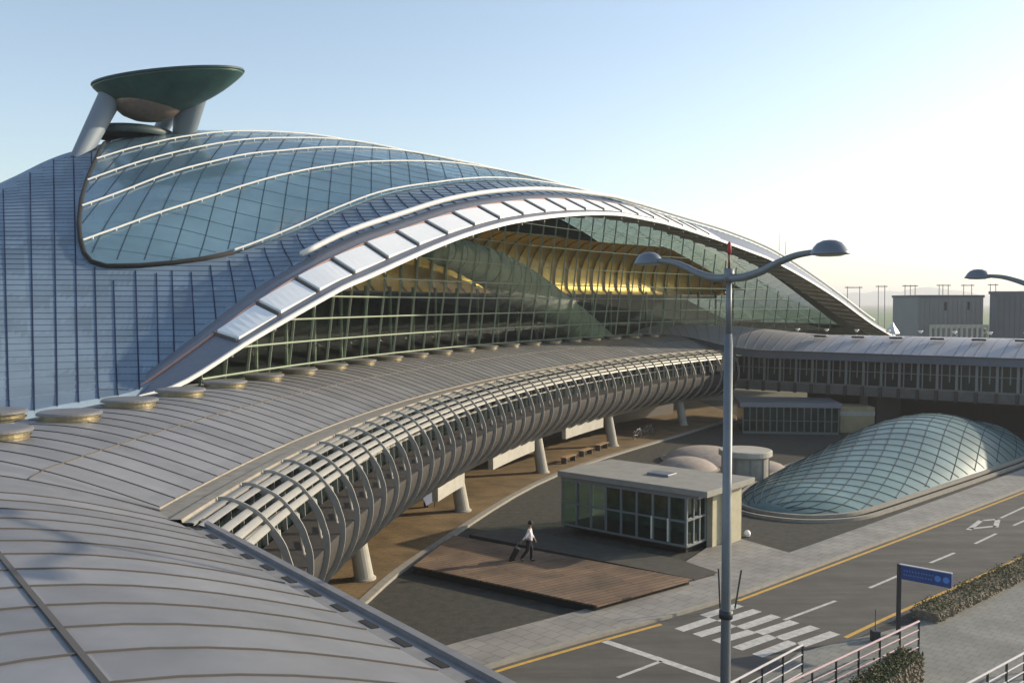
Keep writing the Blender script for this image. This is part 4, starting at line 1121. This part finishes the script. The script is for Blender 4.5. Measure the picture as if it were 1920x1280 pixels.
railing(A_r-d_*2.5, A_r+d_*6, 1.1, 8, M['rail_pale'], 'pale railing cut by the bottom right corner of the walkway')

# ================================================================== PERSON AND SUITCASE
def skin_obj(name, verts, edges, radii, m, parent=None, sub=2):
    me = bpy.data.meshes.new(name); me.from_pydata([tuple(v) for v in verts], edges, []); o = bpy.data.objects.new(name, me); C.objects.link(o)
    me.materials.append(m); md = o.modifiers.new('skin','SKIN'); md.use_smooth_shade = True
    for i, r_ in enumerate(radii):
        rr = r_ if isinstance(r_, tuple) else (r_, r_); me.skin_vertices[0].data[i].radius = rr
    me.skin_vertices[0].data[0].use_root = True
    sb = o.modifiers.new('sub','SUBSURF'); sb.levels = sub; sb.render_levels = sub
    dg = bpy.context.evaluated_depsgraph_get(); me2 = bpy.data.meshes.new_from_object(o.evaluated_get(dg)); o.modifiers.clear(); o.data = me2
    for p in me2.polygons: p.use_smooth = True
    if parent: o.parent = parent
    return o
pb = gz(992,1052,.35)
# local frame: +x walking direction (image right), z up
PE = empty('person', pb, 'man in white shirt and dark trousers walking right across the timber deck', 'person', None, R(-8))
V = [(0,0,.93),(0.01,0,1.12),(.02,0,1.33),(.03,0,1.46),(.045,0,1.54),(.06,0,1.63),(.07,0,1.70),   # 0-6 pelvis..head
     (.0,.09,.90),(.10,.10,.50),(.06,.10,.09),(.20,.10,.035),      # 7-10 left leg forward
     (.0,-.09,.90),(-.06,-.10,.50),(-.33,-.10,.16),(-.25,-.10,.05), # 11-14 rear leg
     (.02,.19,1.40),(.08,.24,1.13),(.22,.22,.92),(.25,.22,.86),      # 15-18 left arm forward
     (.01,-.19,1.40),(-.10,-.24,1.14),(-.28,-.24,.94),(-.33,-.24,.88)] # 19-22 right arm back to the case
E_ = [(0,1),(1,2),(2,3),(3,4),(4,5),(5,6),(0,7),(7,8),(8,9),(9,10),(0,11),(11,12),(12,13),(13,14),(2,15),(15,16),(16,17),(17,18),(2,19),(19,20),(20,21),(21,22)]
Rd = [(.09,.11),(.08,.105),(.095,.135),.055,.055,.085,.075,.085,.055,.038,.035,.085,.055,.038,.035,.05,.038,.03,.028,.05,.038,.03,.028]
for h_, sx_ in ((18,1),(22,-1)):
    hx, hy, hz = V[h_]
    for oy, ln in ((-.028,.060),(-.010,.070),(.008,.066),(.025,.052)):
        n0 = len(V); V.append((hx+.010*sx_, hy+oy, hz-.035)); V.append((hx+.022*sx_, hy+oy, hz-.035-ln*.6)); V.append((hx+.012*sx_, hy+oy*.9, hz-.035-ln))
        E_ += [(h_, n0), (n0, n0+1), (n0+1, n0+2)]; Rd += [.011,.009,.008]
    n0 = len(V); V.append((hx+.035*sx_, hy-.032*sx_, hz-.01)); V.append((hx+.045*sx_, hy-.038*sx_, hz-.045)); E_ += [(h_, n0), (n0, n0+1)]; Rd += [.012,.009]
body = skin_obj('body', V, E_, Rd, M['skin'], PE)
# fingers
for hx, hy, hz, dx_ in ((.25,.22,.86,.35),(-.33,-.24,.88,-.35)):
    for i, (oy, ln) in enumerate(((-.03,.065),(-.01,.075),(.01,.072),(.028,.058))):
        pass
sv_ = [V[0],V[1],V[2],(.025,0,1.43),V[15],(.05,.215,1.26),V[19],(-.05,-.215,1.26),V[16],V[17],V[20],V[21]]
shirt = skin_obj('shirt', [(0,0,.84)]+sv_[1:4]+[V[15],V[16],(.19,.225,.97),V[19],V[20],(-.25,-.24,.98)], [(0,1),(1,2),(2,3),(2,4),(4,5),(5,6),(2,7),(7,8),(8,9)],
    [(.13,.16),(.12,.15),(.125,.18),.075,.065,.05,.04,.065,.05,.04], M['shirt'], PE)
tr = skin_obj('trousers', [(0,0,1.09),(.0,.09,.88),(.10,.10,.50),(.07,.10,.05),(.0,-.09,.88),(-.06,-.10,.50),(-.34,-.10,.14)], [(0,1),(1,2),(2,3),(0,4),(4,5),(5,6)],
    [(.135,.165),.115,.078,.062,.115,.078,.062], M['trouser'], PE)
for (p0_, p1_) in (((.05,.10,.04),(.25,.10,.035)),((-.37,-.10,.14),(-.24,-.10,.03))):
    a0_ = Vector(p0_); a1_ = Vector(p1_); sh = skin_obj('shoe', [a0_,(a0_+a1_)/2,a1_], [(0,1),(1,2)], [.045,.045,.035], M['black'], PE, 1)
mb = MB(); rws = []
for i in range(8):
    q = i/7*math.pi*.62; rws.append([Vector((.052+.108*math.sin(q)*math.cos(2*math.pi*k/18), .095*math.sin(q)*math.sin(2*math.pi*k/18), 1.665+.125*math.cos(q))) for k in range(18)])
q = mb.loft(rws,True).build('hair', M['hair'], None, smooth=True); q.parent = PE
for yy in (-.033,.033):
    mb = MB(); mb.lathe([(0.001,.011),(.011,0),(0.001,-.011)], (.142,yy,1.655), 10); q = mb.build('eye', M['black'], None); q.parent = PE
mb = MB(); mb.add([(.140,-.018,1.615),(.140,.018,1.615),(.172,0,1.618),(.142,0,1.665)],[(0,1,2),(0,2,3),(1,3,2),(0,3,1)]); q = mb.build('nose', M['skin'], None); q.parent = PE
CS = empty('suitcase', pb+Vector((-.78,.18,0)), 'black wheeled suitcase pulled behind the walking man on the deck', 'suitcase', None, R(-8))
Mx = Matrix.Rotation(R(28),3,'Y')
mb = MB(); mb.box(Mx@Vector((0,0,.36)), (.24,.40,.56), M=Mx); q = mb.build('case', M['black'], None, bevel=.04); q.parent = CS
for yy in (-.12,.12):
    mb = MB(); mb.bar(Mx@Vector((-.08,yy,.62)), Mx@Vector((-.08,yy,.98)), .02,.02); q = mb.build('handle_rod', M['grey_steel'], None); q.parent = CS
mb = MB(); mb.bar(Mx@Vector((-.08,-.14,.99)), Mx@Vector((-.08,.14,.99)), .035,.035); q = mb.build('grip', M['black'], None); q.parent = CS
for yy in (-.15,.15):
    mb = MB(); Mw = Matrix.Rotation(math.pi/2,3,'X'); mb.lathe([(0.001,-.02),(.045,-.02),(.045,.02),(0.001,.02)], (-.02,yy,.045), 14, Mw); q = mb.build('wheel', M['post'], None); q.parent = CS

# ================================================================== FAR BACKGROUND
def shed(px0, px1, ytop, Y, m_, label, win=(), dp=10):
    a = gy(px0,ytop,Y); b = gy(px1,ytop,Y); o = empty('plant_building', Vector(((a.x+b.x)/2,Y,0)), label, 'building')
    cx_ = (a.x+b.x)/2; wd = b.x-a.x
    mb = MB(); mb.box((cx_,Y+dp/2,a.z/2-.2), (wd,dp,a.z-.4)); mb.build('wall', m_, o)
    mb = MB(); mb.box((cx_,Y+dp/2,a.z-.2), (wd+.3,dp+.3,.4)); mb.build('roof_edge', M['plant2'], o)
    for (x0,x1,y0,y1) in win:
        p = gy(x0,y0,Y-.02); q = gy(x1,y1,Y-.02); mb = MB(); mb.box(((p.x+q.x)/2,Y-.01,(p.z+q.z)/2), (q.x-p.x,.12,p.z-q.z)); mb.build('window', M['dark'], o)
    for k in range(1,9): pass
    mb = MB(); 
    for k in range(14): mb.box((a.x+wd*(k+.5)/14,Y-.02,a.z/2-.3), (.08,.1,a.z-.9))
    mb.build('cladding_ribs', m_, o)
shed(1722,1844,553,150, M['plant'], 'pale grey flat roofed plant building with two slit windows on the horizon', ((1770,1775,566,582),(1813,1818,566,581)))
shed(1869,2010,546,140, M['plant2'], 'darker blank flat roofed plant building at the right edge of the horizon', (), 2.0)
FN = empty('boundary_fence', gy(1790,616,135), 'low pale boundary fence in front of the pale plant building', 'fence')
a = gy(1745,609,135); b = gy(1852,609,135)
mb = MB(); mb.bar(a+Vector((0,0,-.2)), b+Vector((0,0,-.2)), .1,.5); mb.build('rail', M['pale_concrete'], FN)
for k in range(12): p = a.lerp(b,k/11); mb = MB(); mb.bar(p+Vector((0,0,-3)), p, .25,.25); mb.build('post', M['pale_concrete'], FN)
TN = empty('pointed_canopy', gy(1672,624,125), 'small white pointed tent canopy beyond the right foot of the arch', 'tent'); c = gy(1674,602,125)
mb = MB(); mb.lathe([(0.001,.0),(.3,-.6),(.8,-1.3),(.95,-1.6)], c, 4); mb.build('canopy', M['white_steel'], TN)
mb = MB(); mb.bar(c+Vector((0,0,-5)), c, .12,.12); mb.build('pole', M['white_steel'], TN)
def gantry(xs, yt, Y, label):
    o = empty('floodlight_gantry', gy(xs[0],577,Y), label, 'gantry', 'gantries on the horizon'); tops_ = []
    for x in xs:
        b = gy(x,577,Y); tp = gy(x,yt,Y); b.z = 0; mb = MB(); mb.tube([b,tp], .14, 6); mb.build('mast', M['post'], o); tops_.append(tp)
    mb = MB(); mb.bar(tops_[0]+Vector((-1,0,-.4)), tops_[-1]+Vector((1,0,-.4)), .3,.35); mb.build('crossbar', M['post'], o)
for i,(xs,yt) in enumerate((((1589,1612),537),((1647,1659),535),((1697,1707,1716),534),((1761,1768,1778),533),((1807,1822),533),((1857,1867),532))):
    gantry(xs, yt, 380, ['leftmost gantry beside the right shoulder of the arch','two mast gantry right of the leftmost one','three mast gantry left of the pale plant building','three mast gantry above the pale plant building','two mast gantry above the right end of the pale plant building','two mast gantry above the darker plant building'][i])
rn = random.Random(11)
def treeline(x0, x1, Y, h, m_, name, label):
    mb = MB()
    n = int((x1-x0)/1.2)
    for i in range(n*7):
        c = Vector((rn.uniform(x0,x1), Y+rn.uniform(-8,8), 0)); hh = h*(.6+.4*math.sin(c.x*.13)*math.sin(c.x*.051+1))*rn.uniform(.3,1.0); c.z = hh
        r_ = rn.uniform(.5,1.3); vs = [c+Vector((rn.uniform(-1,1),rn.uniform(-1,1),rn.uniform(-1,1)))*r_ for _ in range(4)]
        mb.add(vs,[(0,1,2),(0,2,3),(0,3,1),(1,2,3)])
    o = mb.build(name, m_); return tag(o, label, 'trees', None, 'stuff')
treeline(60, 190, 215, 6.5, M['leaf'], 'tree_belt', 'dark green tree belt on the horizon between arch and plant buildings')
for (hx,hy,hw,hh,sd_) in ((1480,4300,430,60,1),(2050,4500,520,80,2),(2700,4600,600,60,4),(900,4900,500,45,3)):
    mb = MB(); rws = []; r2 = random.Random(sd_)
    ph = [r2.uniform(0,6) for _ in range(5)]
    for j in range(7):
        v = j/6; row = []
        for i in range(41):
            u = -1+2*i/40; z = hh*max(0,(1-u*u))**1.3*math.sin(v*math.pi)*(1+.18*math.sin(7*u+ph[0])+.10*math.sin(17*u+ph[1])+.05*math.sin(31*u+ph[2]))
            row.append(Vector((hx+u*hw, hy+v*900, z-1)))
        rws.append(row)
    struct(mb.loft(rws).build('hills', M['hill'], None, smooth=True))

# ================================================================== HAZE
hz = MB().box((1750,2900,42.5), (5500,6700,95)).build('haze', M['dark']); hz['kind'] = 'stuff'; hz['label'] = 'thin pale haze softening the far field and hills'; hz['category'] = 'haze'
hm = bpy.data.materials.new('haze_air'); hm.use_nodes = True; t_ = hm.node_tree; t_.nodes.clear()
o_ = t_.nodes.new('ShaderNodeOutputMaterial'); pv = t_.nodes.new('ShaderNodeVolumePrincipled'); pv.inputs['Density'].default_value = 3.5e-4
pv.inputs['Color'].default_value = (.93,.95,.98,1); pv.inputs['Anisotropy'].default_value = .3; t_.links.new(pv.outputs[0], o_.inputs['Volume'])
hz.data.materials.clear(); hz.data.materials.append(hm)
